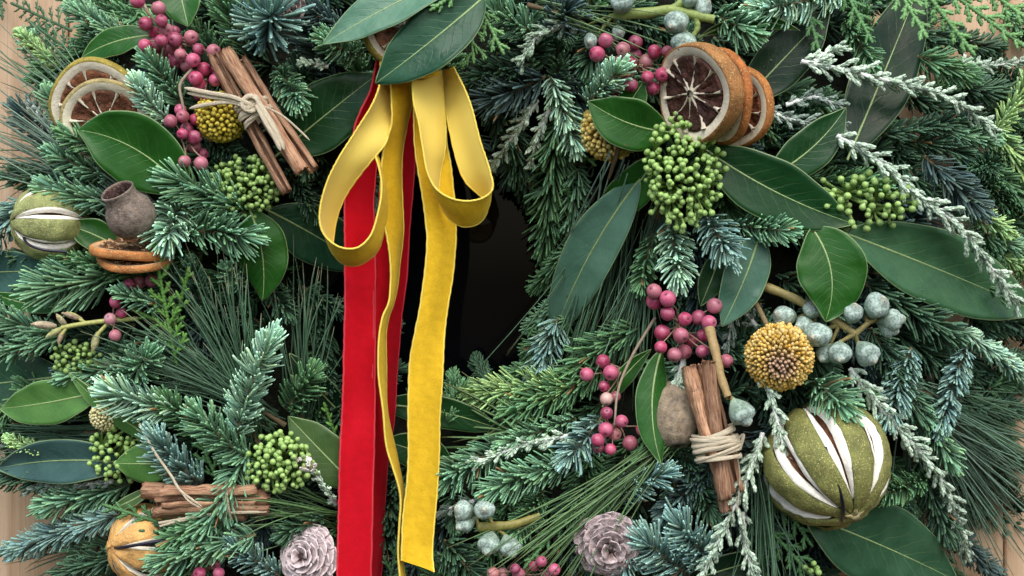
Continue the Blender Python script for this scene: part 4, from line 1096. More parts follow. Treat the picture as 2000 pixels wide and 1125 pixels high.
# ------------------------------------------------------------------ citrus slices
def basis(nrm, up=(0, -1, 0)):
    n = unit(nrm); e1 = unit(np.cross(up, n)); e2 = np.cross(n, e1); return e1, e2, n
def slice_(cx, cy, h, R, nrm, T, label, rind, pith=(0.80, 0.72, 0.54), flesh=(0.12, 0.045, 0.02), nseg=9, rot=0.0, warp=0.05, squash=1.0, name='dried_citrus_slice'):
    A = P(cx, cy, h); e1, e2, n = basis(nrm)
    ph = rng.uniform(0, 6, 3)
    def pt(r, a, z):
        wob = 1 + 0.018 * math.sin(3 * a + ph[0]) + 0.012 * math.sin(5 * a + ph[1])
        zz = z + warp * R * math.sin(2 * a + ph[2]) * (r / R)
        return A + (e1 * math.cos(a) * squash + e2 * math.sin(a)) * r * wob + n * zz
    def ringgrid(prof, na=72):
        G = np.array([[pt(r, 2 * pi * (k % na) / na, z) for k in range(na + 1)] for r, z in prof]); return G
    root = thing(name, A, label, 'dried citrus', 'dried citrus slices')
    hT = T / 2
    mb = MB(); grid(mb, ringgrid([(R * .90, hT * .95), (R * .95, hT * 1.06), (R * .985, hT * .8), (R, hT * .3), (R, -hT * .3), (R * .985, -hT * .8), (R * .95, -hT), (R * .9, -hT * .95)]), rind)
    link('rind', mb.mesh('rind', M_rind, A), None, root)
    mb = MB(); grid(mb, ringgrid([(R * .925, -hT * .96), (R * .75, -hT * .85), (R * .71, 0), (R * .72, hT - R * .07), (R * .77, hT - R * .015), (R * .925, hT * 1.0)]), pith)
    link('pith', mb.mesh('pith', M_pith, A), None, root)
    mb = MB(); grid(mb, ringgrid([(0.5, hT - R * .02), (R * .08, hT - R * .015), (R * .14, hT - R * .07), (R * .11, -hT * .6), (R * 0.05, -hT * .8)], 24), np.array(pith) * 0.92)
    link('core', mb.mesh('core', M_pith, A), None, root)
    cuts = np.sort((np.arange(nseg) + rng.uniform(-0.28, 0.28, nseg)) * 2 * pi / nseg + rot)
    mm = None
    for q in range(nseg):
        a0 = cuts[q]; a1 = cuts[(q + 1) % nseg] + (2 * pi if q == nseg - 1 else 0)
        g = 0.055
        na, nr = 9, 9
        for side in (1,):
            G = np.zeros((nr, na, 3))
            for i in range(nr):
                r = R * (0.14 + 0.60 * i / (nr - 1))
                for j in range(na):
                    a = a0 + (a1 - a0) * (j / (na - 1))
                    edge = min(j, na - 1 - j) / (na / 2); edge2 = min(i, nr - 1 - i) / (nr / 2)
                    z = hT - R * 0.035 - R * 0.07 * min(edge, edge2) + rng.normal(0, R * 0.018)
                    G[i, j] = pt(r, a, z)
            mb = MB(); grid(mb, G, np.array(flesh) * rng.uniform(0.7, 1.3))
            o = link('segment', mb.mesh('segment', M_flesh, A), None, root)
            md = o.modifiers.new('thickness', 'SOLIDIFY'); md.thickness = min(hT, 12) * 0.6 * S; md.offset = 0
        # membrane between two segments: tapered wall
        K = 7
        rr = np.linspace(0.08, 0.76, K) * R
        c = np.array([pt(r, a0 + 0.03 * math.sin(r / R * 7 + q), hT - R * 0.045) for r in rr])
        w = np.array([4.2, 2.8, 1.9, 1.6, 2.0, 3.2, 5.0]) * R / 90
        mb = MB(); sweep(mb, c[None], w[None], 6, 2.2, n, np.array(pith) * 0.95)
        link('membrane', mb.mesh('membrane', M_pith, A), None, root)
    return root
OR = (0.33, 0.15, 0.045); OG2 = (0.36, 0.29, 0.05)
hb = H(1380, 190)
slice_(1364, 181, hb + 62, 95, (-0.77, 0.19, 0.61), 38, 'front slice of the three stacked dried orange slices, star face showing', OR, nseg=10, flesh=(0.075, 0.028, 0.018), pith=(0.74, 0.66, 0.50))
slice_(1402, 190, hb + 24, 92, (-0.82, 0.18, 0.54), 20, 'middle slice of the three stacked dried orange slices', (0.40, 0.13, 0.03), flesh=(0.2, 0.05, 0.02))
slice_(1440, 208, hb - 4, 82, (-0.74, 0.20, 0.64), 20, 'rear slice of the three stacked dried orange slices', (0.45, 0.17, 0.04), flesh=(0.16, 0.05, 0.02))
hb = H(190, 190)
slice_(190, 204, hb + 0, 90, (0.10, 0.34, 0.93), 26, 'rear dried citrus slice with a thick gold-green rim', OG2, flesh=(0.20, 0.075, 0.03), pith=(0.84, 0.8, 0.64))
slice_(207, 238, hb + 26, 85, (0.12, 0.30, 0.94), 16, 'front dried citrus slice tucked above the large leaf', (0.40, 0.33, 0.14), flesh=(0.15, 0.055, 0.025), pith=(0.82, 0.77, 0.58))
hb = H(255, 495)
slice_(252, 486, hb + 25, 74, (0.06, -0.96, 0.24), 17, 'upper of two edge-on orange slices under the grey pod', (0.58, 0.23, 0.07), pith=(0.70, 0.45, 0.24), flesh=(0.2, 0.1, 0.05))
slice_(264, 508, hb + 22, 70, (0.10, -0.95, 0.26), 14, 'lower of two edge-on orange slices under the grey pod', (0.58, 0.23, 0.07), pith=(0.75, 0.55, 0.32), flesh=(0.2, 0.1, 0.05))
hb = H(790, 60)
slice_(782, 58, hb + 25, 78, (0.45, -0.1, 0.88), 20, 'dried citrus slice between the two leaves above the bow', OG2, flesh=(0.30, 0.13, 0.06), pith=(0.7, 0.62, 0.45))
slice_(822, 124, hb + 76, 31, (-0.08, 0.30, 0.95), 12, 'small dried slice peeping out below the bow knot leaf', OG2, pith=(0.72, 0.68, 0.6), flesh=(0.4, 0.33, 0.25))

# ------------------------------------------------------------------ split dried fruits
def fruit(cx, cy, dh, R, pole, nslit, rot, rind, label, w0=0.20, wi=0.08, squash=0.94, pith=(0.88, 0.86, 0.76), stemnub=True, fl=(0.22, 0.09, 0.04)):
    A = PH(cx, cy, dh); e1, e2, n = basis(pole, (1, 0.1, 0.2))
    root = thing('dried_striped_fruit', A, label, 'dried fruit', 'whole dried fruits with slit sides')
    nt_ = 34
    th = np.linspace(0.0, pi, nt_)
    span = np.clip((th - 0.30) / (pi - 0.62), 0, 1)
    env = np.sin(pi * span) ** 0.62
    env[(th < 0.30) | (th > pi - 0.32)] = 0
    def pt(t, p, r): return A + (e1 * math.cos(p) + e2 * math.sin(p)) * math.sin(t) * r + n * math.cos(t) * r * squash
    for q in range(nslit):
        jg = [1 + 0.10 * np.convolve(rng.normal(0, 1, nt_ + 2), [0.3, 0.4, 0.3], 'valid') for _ in range(4)]
        jn = [rng.normal(0, 0.006, nt_) for _ in range(2)]
        p0 = rot + 2 * pi * q / nslit; p1 = rot + 2 * pi * (q + 1) / nslit
        w_ = w0 * rng.uniform(0.85, 1.15) * 0 + w0
        m = 15
        G = np.zeros((nt_, m, 3))
        for i in range(nt_):
            a = p0 + w_ * env[i]; b = p1 - w_ * env[i]
            for j in range(m):
                v = j / (m - 1); e = 1 - (2 * v - 1) ** 6
                r = R * (0.972 + 0.028 * e + 0.02 * math.sin(pi * v)) * (1 + 0.010 * math.sin(9 * th[i] + 5 * v + q) + 0.007 * math.sin(17 * th[i] - 9 * v + 2 * q)) * (1 + 0.02 * math.sin(2 * p0 + 3 * th[i]))
                G[i, j] = pt(th[i], a + (b - a) * v, r)
        mb = MB(); grid(mb, G, rind)
        link('rind_panel', mb.mesh('rind_panel', M_rind, A), None, root)
        for sg in (-1, 1):
            G = np.zeros((nt_, 5, 3))
            for i in range(nt_):
                for j in range(5):
                    v = j / 4
                    w = (wi * env[i] * jg[(sg + 1) // 2][i] * (0.8 + 0.35 * math.sin(th[i] * 4 + q * 2)) * (1 - v) + w_ * env[i] * v)
                    r = R * (0.885 + 0.09 * v ** 0.6 + 0.02 * math.sin(pi * v) + jn[(sg + 1) // 2][i]) if env[i] > 0 else R * 0.93
                    G[i, j] = pt(th[i], p0 + sg * w, r)
            mb = MB(); grid(mb, G, pith); o = link('pith_strip', mb.mesh('pith_strip', M_pith, A), None, root)
        G = np.zeros((nt_, 7, 3))
        for i in range(nt_):
            for j in range(7):
                v = (j / 6) * 2 - 1
                G[i, j] = pt(th[i], p0 + v * (wi + 0.05) * env[i], R * (0.905 - (0.10 + rng.uniform(0, 0.05)) * (1 - v * v) * (env[i] > 0)) + rng.normal(0, R * 0.008))
        mb = MB(); grid(mb, G, fl); link('flesh', mb.mesh('flesh', M_flesh, A), None, root)
    if stemnub:
        mb = MB()
        for k in range(5):
            a = k * 2 * pi / 5
            dr = e1 * math.cos(a) + e2 * math.sin(a)
            c = np.array([A + n * R * squash * 0.98 + dr * s_ * 0.16 * R + n * z * R for s_, z in ((0, 0.03), (0.4, 0.05), (0.8, 0.03), (1.15, 0.02))])
            sweep(mb, c[None], np.array([[5, 6, 4.5, 0.8]]) * R / 120, 6, 0.6, n, (0.42, 0.36, 0.14))
        lathe(mb, [(0.06 * R, 0), (0.07 * R, 0.07 * R), (0.045 * R, 0.10 * R), (0.5, 0.10 * R)], n, A + n * R * squash * 0.98, 12, (0.5, 0.46, 0.24))
        link('stalk_end', mb.mesh('stalk_end', M_pod, A), None, root)
    return root, A, e1, e2, n
OL = (0.195, 0.21, 0.06)
fr, A, e1, e2, n = fruit(1614, 908, 15, 124, (0.30, 0.71, 0.63), 8, -0.05, OL, 'big olive green dried fruit with white slits at lower right', w0=0.172, wi=0.05)
mb = MB()
def on_ball(A, R, pts, lift):
    out = []
    for x, y in pts:
        p = P(x, y, A[2] + R * 0.8); dz = math.sqrt(max(0.0, (R + lift) ** 2 - (p[0] - A[0]) ** 2 - (p[1] - A[1]) ** 2)); out.append([p[0], p[1], A[2] + dz])
    return np.array(out)
c = catmull(on_ball(A, 118, [(1608, 872), (1622, 920), (1638, 965), (1648, 1000), (1651, 1024)], 1), 24)
sweep(mb, c[None], np.linspace(4.2, 3.4, 24)[None], 8, 1, None, (0.1, 0.1, 0.1))
link('wire', mb.mesh('wire', M_wire, A), None, fr)
fr, A, e1, e2, n = fruit(98, 436, 0, 76, (-0.92, -0.02, 0.35), 7, 0.30, (0.28, 0.32, 0.12), 'olive green striped dried fruit at the left edge', w0=0.16, wi=0.03, stemnub=False)
mb = MB(); hz = H(98, 436)
c = catmull([P(45, 445, hz + 30), P(50, 472, hz + 62), P(80, 487, hz + 76), P(130, 492, hz + 72)], 20)
sweep(mb, c[None], 2.6, 8, 1, None, (0.1, 0.1, 0.1)); link('wire', mb.mesh('wire', M_wire, A), None, fr)
fr, A, e1, e2, n = fruit(288, 1064, -18, 80, (-0.75, -0.05, 0.62), 7, 0.42, (0.72, 0.40, 0.13), 'orange striped dried fruit at the lower left', w0=0.16, wi=0.07, stemnub=False, pith=(0.78, 0.72, 0.58), fl=(0.05, 0.03, 0.03))
mb = MB(); hz = H(292, 1062)
c = catmull([P(212, 1072, hz + 10), P(235, 1070, hz + 50), P(270, 1064, hz + 68), P(325, 1055, hz + 72)], 20)
sweep(mb, c[None], 3.2, 8, 1, None, (0.1, 0.1, 0.1)); link('wire', mb.mesh('wire', M_wire, A), None, fr)

# ------------------------------------------------------------------ cinnamon bundles
def quill_section(R, turns=1.6, th=0.16, n=26):
    """two-curled scroll outline as a closed polygon"""
    pts = []
    for sgn in (1,):
        t = np.linspace(0, 1, n)
        # outer arc over the top then curling in at both ends
        ang = (t - 0.5) * 2 * pi * turns * 0.62
        rad = R * (1 - 0.42 * np.abs(2 * t - 1) ** 2.2)
        cx = np.sin(ang) * rad; cy = np.cos(ang) * rad
        cx += np.sign(2 * t - 1) * R * 0.30 * np.abs(2 * t - 1) ** 1.5
        pts = np.stack([cx, cy], 1)
    tan = np.gradient(pts, axis=0); nn = np.stack([tan[:, 1], -tan[:, 0]], 1); nn /= np.linalg.norm(nn, axis=1, keepdims=True) + 1e-9
    outer = pts + nn * R * th * 0.5; inner = pts - nn * R * th * 0.5
    return np.concatenate([outer, inner[::-1]])
def stick(A, p, q, R, root, roll=0.0, tone=1.0, turns=1.6):
    sec = quill_section(R, turns); M = len(sec); K = 26
    c = bez(p, (p + q) / 2 + rng.normal(0, 4, 3), q, K)
    T = unit(np.gradient(c, axis=0)); s, u = frame_of(T, np.array([0.05, 0.1, 1.0]) + 0 * T)
    V = np.zeros((K, M, 3)); U = np.zeros((K, M, 3)); ph = rng.uniform(0, 6, 4)
    for i in range(K):
        rl = roll + 0.15 * math.sin(i * 0.25 + ph[0])
        k = 1 + 0.06 * math.sin(i * 0.5 + ph[1]) + 0.04 * math.sin(i * 1.3 + ph[2])
        x = sec[:, 0] * math.cos(rl) - sec[:, 1] * math.sin(rl); y = sec[:, 0] * math.sin(rl) + sec[:, 1] * math.cos(rl)
        jag = (rng.normal(0, R * 0.12, M) if i in (0, K - 1) else 0)
        V[i] = c[i] + s[i] * (x * k)[:, None] + u[i] * (y * k)[:, None] + T[i] * np.reshape(jag, (-1, 1))
        an = np.arctan2(sec[:, 1], sec[:, 0])
        U[i, :, 0] = np.cos(an); U[i, :, 2] = np.sin(an) + R; U[i, :, 1] = np.linalg.norm(c[i] - c[0])
    idx = np.arange(K * M).reshape(K, M)
    a = idx[:-1]; b = np.roll(a, -1, 1); d = idx[1:]; cc = np.roll(d, -1, 1)
    F = np.stack([a, b, cc, d], -1).reshape(-1, 4)
    # end faces: bridge outer and inner walls
    h = M // 2
    for row in (0, K - 1):
        e = np.array([(idx[row, j], idx[row, j + 1], idx[row, M - 2 - j], idx[row, M - 1 - j]) for j in range(h - 1)])
        F = np.concatenate([F, e])
    mb = MB(); mb.add(V, F, (tone, tone, tone), U)
    return link('cinnamon_stick', mb.mesh('cinnamon_stick', M_cinn, A), None, root)
def strip(mb, pts, w, flat=0.35, ref=None, taper=True):
    c = catmull(pts, 24); r = np.full(24, w)
    if taper: r[-3:] *= [0.9, 0.7, 0.25]
    sweep(mb, c[None], r[None], 6, flat, ref, (0.6, 0.5, 0.35))
def bundle(label, sticks, tie, ties, tails, knot=None):
    (tx, ty, th_, tr) = tie
    A = PH(tx, ty, th_)
    root = thing('cinnamon_bundle', A, label, 'cinnamon bundle', 'bundles of cinnamon sticks tied with raffia')
    dirs = []
    for (x0, y0, h0, x1, y1, h1, R, roll, tone) in sticks:
        p = PH(x0, y0, 0); q = PH(x1, y1, 0); hh = H(tx, ty)
        p = P(x0, y0, hh + h0); q = P(x1, y1, hh + h1); dirs.append(unit(q - p))
        stick(A, p, q, R, root, roll, tone)
    ax = unit(np.mean(dirs, axis=0)); s, u = frame_of(ax[None], np.array([[0, 0, 1.0]])); s = s[0]; u = u[0]
    mb = MB()
    if len(ties) > 3:
        ties = [(o_ + rng.uniform(-3, 3), rx + rng.uniform(-2, 2.5), ry + rng.uniform(-2, 2.5), t_ + rng.uniform(-5, 5), w_ * rng.uniform(0.30, 0.62)) for (o_, rx, ry, t_, w_) in ties for _ in range(4)]
    for (off, rx, ry, tilt, w) in ties:
        an = np.linspace(0, 2 * pi, 40)
        c = A + ax * off + s * (np.cos(an) * rx)[:, None] + u * (np.sin(an) * ry)[:, None] + ax * (np.cos(an) * tilt)[:, None]
        rd_ = s * np.cos(an)[:, None] + u * np.sin(an)[:, None]
        sweep(mb, c[None], np.full((1, 40), w) * (1 + 0.15 * np.sin(an * 3 + off)), 8, 0.42, rd_[None], (0.6, 0.5, 0.35))
    link('raffia_tie', mb.mesh('raffia_tie', M_raffia, A), None, root)
    if knot:
        mb = MB(); kx, ky, kh, kr = knot; kc = P(kx, ky, H(tx, ty) + kh)
        for k in range(7):
            a_ = rng.uniform(0, pi); e = unit(np.array([math.cos(a_), math.sin(a_), 0.3])); f = unit(np.cross(e, [0.1, 0.2, 1])); g = np.cross(e, f)
            an = np.linspace(0, 2 * pi, 20)
            sweep(mb, (kc + e * (np.cos(an) * kr)[:, None] + f * (np.sin(an) * kr * 0.75)[:, None])[None], np.full((1, 20), kr * 0.24), 6, 0.7, None, (0.6, 0.5, 0.35))
        link('raffia_knot', mb.mesh('raffia_knot', M_raffia, A), None, root)
    for (pts, w) in tails:
        mb = MB(); strip(mb, [P(x, y, H(tx, ty) + h) for x, y, h in pts], w)
        link('raffia_strand', mb.mesh('raffia_strand', M_raffia, A), None, root)
    return root
bundle('cinnamon bundle tied with a raffia knot at the upper left',
       [(415, 105, 40, 560, 375, 55, 11, 2.8, 0.75), (440, 100, 45, 590, 335, 62, 13, 0.3, 1.15), (470, 115, 30, 612, 332, 45, 12, 3.3, 0.9), (425, 130, 22, 540, 330, 30, 11, 1.4, 0.8)],
       (497, 218, 48, 30),
       [(-14, 30, 24, 3, 6), (-5, 31, 25, -4, 6), (5, 31, 25, 5, 6), (13, 30, 24, -2, 6)],
       [([(490, 205, 82), (455, 190, 84), (410, 182, 80), (360, 172, 76)], 4.5), ([(488, 208, 82), (450, 195, 80), (410, 190, 76), (365, 182, 70)], 3.5),
        ([(488, 212, 82), (450, 200, 78), (400, 205, 72), (370, 212, 66)], 4.0), ([(505, 200, 85), (530, 240, 88), (545, 270, 86), (555, 292, 84)], 5.5),
        ([(500, 205, 85), (522, 245, 90), (538, 272, 88), (548, 294, 86)], 4.5), ([(510, 205, 80), (550, 225, 82), (580, 250, 78), (605, 274, 74)], 2.0)],
       knot=(490, 202, 76, 17))
bundle('upright cinnamon bundle with raffia wraps at the right',
       [(1345, 715, 50, 1412, 935, 60, 14, 0.2, 1.15), (1375, 710, 45, 1440, 960, 48, 13, 3.0, 0.85), (1385, 705, 62, 1418, 975, 72, 14, 1.2, 0.72), (1360, 760, 62, 1398, 890, 78, 12, 2.2, 1.3), (1400, 900, 40, 1420, 1000, 50, 11, 2.2, 0.7)],
       (1399, 872, 58, 40),
       [(-20, 42, 34, -8, 7.5), (-8, 43, 35, -4, 7.5), (2, 43, 35, 2, 7.5), (12, 43, 35, -6, 7.5), (20, 42, 34, 6, 7), (-14, 42, 36, 8, 6)],
       [([(1440, 858, 60), (1452, 850, 62), (1445, 875, 62), (1438, 880, 60)], 3.5), ([(1438, 878, 62), (1445, 930, 58), (1440, 1000, 50)], 1.3)],
       knot=(1440, 868, 62, 9))
bundle('horizontal cinnamon bundle with thin raffia at the lower left',
       [(280, 957, 30, 520, 972, 10, 15, 0.1, 0.85), (305, 990, 40, 525, 985, 20, 18, 2.6, 0.75), (318, 972, 48, 500, 968, 25, 20, 3.2, 0.95), (300, 1000, 20, 480, 1005, 10, 12, 0.9, 0.8)],
       (440, 978, 22, 34),
       [(0, 38, 34, 6, 3), (8, 38, 34, -6, 3)],
       [([(272, 828, 55), (300, 880, 62), (335, 930, 72), (352, 958, 74), (395, 990, 72)], 2.6), ([(335, 930, 72), (365, 975, 74), (393, 993, 72)], 1.8),
        ([(310, 1022, 55), (370, 1012, 58), (430, 1003, 50), (520, 1000, 35)], 3.2), ([(312, 1028, 55), (350, 1018, 58), (385, 1012, 54)], 2.4)])

# ------------------------------------------------------------------ gumnuts
def gum_mesh():
    prof = [(0.02, -1.5), (0.16, -1.45), (0.22, -1.2), (0.52, -0.85), (0.80, -0.45), (0.95, 0.0), (0.97, 0.25), (0.86, 0.55), (0.62, 0.72), (0.50, 0.74), (0.40, 0.98), (0.2, 1.16), (0.02, 1.22)]
    C = np.array([(0.28, 0.36, 0.22)] * 3 + [(0.27, 0.37, 0.29)] * 3 + [(0.42, 0.54, 0.48)] * 5 + [(0.5, 0.5, 0.4)] * 2)
    mb = MB(); lathe(mb, prof, (0, 0, 1), sides=26, C=C, wob=0.042)
    return mb.mesh('gumnut', M_gum, np.zeros(3), local=True)
ME_gum = gum_mesh()
def gumnuts(label, nuts, stems, stemc, hub):
    A = PH(*hub)
    root = link('gumnut_sprig', None, A); tag(root, label, 'gumnut sprig', 'sprigs of chalky gumnuts')
    hh = H(hub[0], hub[1]); st = MB()
    for (x, y, h, r, ax, ay, az) in nuts:
        c = P(x, y, hh + h); o = link('gumnut', ME_gum, c, root, A); orient(o, (ax, ay, az), r); r *= 0.93
        sq = rng.uniform(0.9, 1.1); o.scale = (r * sq, r, r / sq)
        b = c - unit((ax, ay, az)) * r * 1.35
        tgt = min([P(*p[:2], hh + p[2]) for s_ in stems for p in s_[0]], key=lambda q: np.linalg.norm(q - b))
        sweep(st, bez(tgt, (b + tgt) / 2, b, 5)[None], np.array([[6, 5, 4.5, 4, 4]]) * r / 24, 8, 1, None, stemc)
    for pts, w in stems:
        q = catmull([P(x, y, hh + h) for x, y, h in pts], 24)
        sweep(st, q[None], (np.linspace(w, w * 0.75, 24) * (1 + 0.06 * np.sin(np.arange(24) * 1.1)))[None], 10, 0.85, None, stemc)
    link('stem', st.mesh('stem', M_stalk, A), None, root)
gumnuts('white-blue gumnuts on a flat green stem at the top',
        [(1322, 42, 60, 25, -0.5, 0.5, 0.6), (1335, 82, 55, 25, -0.2, 0.7, 0.6), (1215, 5, 50, 24, -0.2, -0.5, 0.8), (1154, 80, 20, 16, -0.3, 0.3, 0.9), (1207, 64, 15, 15, 0.1, 0.2, 1), (1370, 15, 30, 22, 0.5, -0.4, 0.7), (1122, 56, 0, 14, 0, 0, 1), (1345, -2, 40, 20, 0.1, -0.7, 0.5)],
        [([(1200, 28, 25), (1260, 26, 35), (1310, 20, 40), (1365, 32, 42), (1395, 38, 44)], 11), ([(1310, 20, 40), (1335, 0, 40), (1350, -30, 30)], 8), ([(1360, 34, 42), (1362, 55, 42), (1350, 75, 40)], 6)], (0.24, 0.32, 0.09), (1300, 25, 20))
gumnuts('cluster of grey-green gumnuts under the broad hanging leaf at right',
        [(1533, 618, 10, 24, -0.7, -0.2, 0.5), (1587, 605, 20, 20, -0.2, -0.6, 0.6), (1598, 653, 45, 28, -0.5, 0.2, 0.8), (1572, 636, 20, 20, -0.8, 0.1, 0.4), (1665, 612, 40, 22, 0.1, -0.7, 0.7), (1711, 598, 45, 27, 0.35, -0.5, 0.8), (1742, 625, 35, 24, 0.8, -0.1, 0.5), (1735, 600 + 40, 25, 20, 0.7, 0.4, 0.5), (1640, 688, 50, 24, -0.2, 0.6, 0.75), (1693, 690, 48, 26, 0.35, 0.6, 0.7), (1612, 690, 30, 20, -0.5, 0.6, 0.5)],
        [([(1495, 560, 0), (1545, 580, 12), (1590, 605, 18), (1640, 632, 25), (1670, 652, 32)], 9), ([(1670, 652, 32), (1695, 632, 32), (1712, 622, 30)], 6)], (0.26, 0.22, 0.08), (1640, 640, 10))
gumnuts('frosted gumnuts on a brown-green stem at the bottom',
        [(907, 998, 35, 22, -0.7, -0.3, 0.6), (946, 996, 52, 21, 0.0, -0.15, 1.0), (909, 1022, 30, 20, -0.7, 0.4, 0.5), (955, 1062, 42, 23, -0.2, 0.7, 0.65), (995, 1068, 42, 22, 0.3, 0.7, 0.6)],
        [([(935, 1030, 20), (965, 1028, 25), (1005, 1024, 28), (1055, 1008, 22)], 10)], (0.24, 0.22, 0.06), (950, 1025, 10))
gumnuts('single large gumnut at the end of a thick stem over the cinnamon',
        [(1447, 806, 92, 26, 0.45, 0.75, 0.35)],
        [([(1385, 640, 40), (1398, 690, 62), (1408, 735, 76), (1422, 775, 88)], 10)], (0.34, 0.24, 0.10), (1415, 745, 70))

# ------------------------------------------------------------------ pods
def pod(cx, cy, dh, prof, axis, label, colr, inner=(0.10, 0.05, 0.04)):
    A = PH(cx, cy, dh)
    mb = MB(); C = np.array([colr] * len(prof)); 
    top = int(np.argmax([z for r, z in prof]))
    for k in range(top + 1, len(prof)): C[k] = inner
    lathe(mb, prof, axis, A, 28, C, wob=0.02)
    o = link('seed_pod', mb.mesh('seed_pod', M_pod, A), A); tag(o, label, 'seed pod', 'woody seed pods')
pod(254, 418, 82, [(1, -44), (16, -43), (32, -36), (43, -20), (46, -2), (43, 16), (35, 29), (31, 38), (31, 50), (32, 54), (29.5, 55), (28, 50), (27, 38), (32, 15), (30, -20), (4, -30)], (-0.30, -0.78, 0.55), 'grey-brown urn-shaped pod with an open mouth', (0.25, 0.20, 0.155))
pod(1318, 815, 10, [(1, -72), (16, -68), (30, -50), (40, -24), (44, 0), (42, 22), (34, 42), (22, 56), (14, 58), (10, 50), (6, 20), (2, -10)], (0.05, 0.9, 0.35), 'smooth grey-brown pod behind the upright narrow leaf', (0.34, 0.27, 0.18))

# ------------------------------------------------------------------ cones
def cone(cx, cy, dh, R, axis, label, n=30, dark=(0.14, 0.09, 0.08), pale=(0.36, 0.285, 0.28), name='pine_cone', lift=1.0):
    A = PH(cx, cy, dh); e1, e2, nn = basis(axis)
    root = thing(name, A, label, 'cone', 'cones among the fir')
    ga = pi * (3 - math.sqrt(5))
    for i in range(n):
        f = math.sqrt((i + 0.6) / n); a = i * ga + rng.normal(0, 0.05)
        r0 = R * 0.62 * f; z0 = R * (0.75 * (1 - f ** 1.6)) * lift
        tilt = math.radians(62 - 66 * f)
        dr = e1 * math.cos(a) + e2 * math.sin(a); out = dr * math.cos(tilt) + nn * math.sin(tilt)
        upn = -dr * math.sin(tilt) + nn * math.cos(tilt); sd = np.cross(out, upn)
        Ls = R * (0.26 + 0.36 * f); Ws = R * (0.17 + 0.26 * f)
        nu_, nv_ = 7, 7
        G = np.zeros((nu_, nv_, 3)); C = np.zeros((nu_, nv_, 3))
        for u_ in range(nu_):
            t = u_ / (nu_ - 1); wd = Ws * (0.35 + 0.9 * math.sin(pi * min(t, 0.98) ** 1.3 * 0.62)) * (1 if t < 0.85 else 0.72)
            for v_ in range(nv_):
                v = v_ / (nv_ - 1) * 2 - 1
                G[u_, v_] = A + dr * r0 + nn * z0 + out * Ls * (t - 0.08 * v * v * t + rng.normal(0, 0.012)) + sd * v * wd + upn * Ls * (0.28 * v * v + 0.10 * t * t - 0.35 * max(0, t - 0.6) + rng.normal(0, 0.01))
                g = np.clip((t - 0.1) / 0.5, 0, 1); C[u_, v_] = (np.array(dark) * (1 - g) + np.array(pale) * g) * (1 + 0.45 * (max(abs(v), t) > 0.93))
        mb = MB(); grid(mb, G, C.reshape(-1, 3))
        o = link('scale', mb.mesh('scale', M_cone, A), None, root)
        md = o.modifiers.new('thickness', 'SOLIDIFY'); md.thickness = R * 0.04 * S
    mb = MB(); lathe(mb, [(1, R * .7 * lift), (R * .3, R * .5 * lift), (R * .5, 0), (R * .4, -R * .5), (1, -R * .6)], nn, A, 12, dark)
    link('core', mb.mesh('core', M_cone, A), None, root)
cone(1187, 1062, 20, 53, (0.02, 0.12, 1), 'rose-like pale pink cone at the bottom, under pine needles')
cone(606, 1088, -20, 52, (-0.35, -0.2, 0.9), 'white-dusted cone left of the red ribbon at the bottom', 42, pale=(0.56, 0.47, 0.47))
cone(556, 8, 35, 34, (-0.2, 0.3, 0.9), 'small brown cone at the top edge', 26, pale=(0.3, 0.22, 0.2))

# ------------------------------------------------------------------ small things
# white dry flower head
A = PH(598, 905, 45)
mb = MB()
for k in range(16):
    d = unit(rng.normal(0, 1, 3) * np.array([1, 0.8, 0.5]) + np.array([0, 0, 0.6])); c = A + d * np.array([20, 13, 9])
    for j in range(6):
        a = j * pi / 3 + k; e1, e2, n = basis(d, (0.3, 1, 0.1)); q = c + (e1 * math.cos(a) + e2 * math.sin(a)) * 5.5 + d * 3
        sweep(mb, bez(c, (c + q) / 2 + d * 1.5, q, 4)[None], np.array([[1.4, 2.2, 2.0, 0.6]]), 4, 0.6, None, (0.72, 0.70, 0.66))
    lathe(mb, [(2.6, -3), (2.9, 0), (1.8, 2.5), (0.2, 3)], d, c, 8, (0.34, 0.24, 0.17))
o = link('dried_flower_head', mb.mesh('dried_flower_head', M_silver, A), A); tag(o, 'tiny white dried flower head left of the red ribbon', 'dried flower')
# yellow twig with dry buds
A = PH(150, 635, 35); root = thing('budded_twig', A, 'yellow-green twig with dry pinkish buds near the left edge', 'twig')
mb = MB(); hh = H(150, 635)
for pts, w in (([(270, 622, 15), (215, 626, 35), (165, 632, 40), (120, 640, 42)], 4.6), ([(165, 630, 40), (145, 615, 42), (130, 612, 44)], 3.6), ([(215, 628, 35), (195, 648, 40), (186, 662, 42)], 3.6), ([(130, 640, 42), (120, 655, 44)], 3)):
    c = catmull([P(x, y, hh + h) for x, y, h in pts], 12); sweep(mb, c[None], np.full((1, 12), w), 8, 1, None, (0.42, 0.44, 0.14))
link('twig', mb.mesh('twig', M_stalk, A), None, root)
for (x, y, h, l, w, ax, ay, tn) in ((85, 635, 42, 24, 8, -0.95, -0.1, (0.50, 0.42, 0.28)), (105, 650, 46, 18, 6, -0.8, 0.5, (0.48, 0.5, 0.2)), (140, 617, 44, 20, 6, -0.9, -0.3, (0.5, 0.38, 0.24)), (120, 625, 44, 16, 6, -0.5, -0.7, (0.5, 0.46, 0.24)), (186, 668, 42, 20, 7.5, -0.2, 0.95, (0.42, 0.42, 0.2)), (118, 660, 44, 14, 5, -0.2, 0.9, (0.46, 0.34, 0.22))):
    mb = MB(); lathe(mb, [(w * .4, -l), (w * .9, -l * .5), (w, 0), (w * .75, l * .5), (w * .3, l * .85), (0.3, l)], (ax, ay, 0.25), P(x, y, hh + h), 10, tn, wob=0.1)
    link('dry_bud', mb.mesh('dry_bud', M_pod, A), None, root)
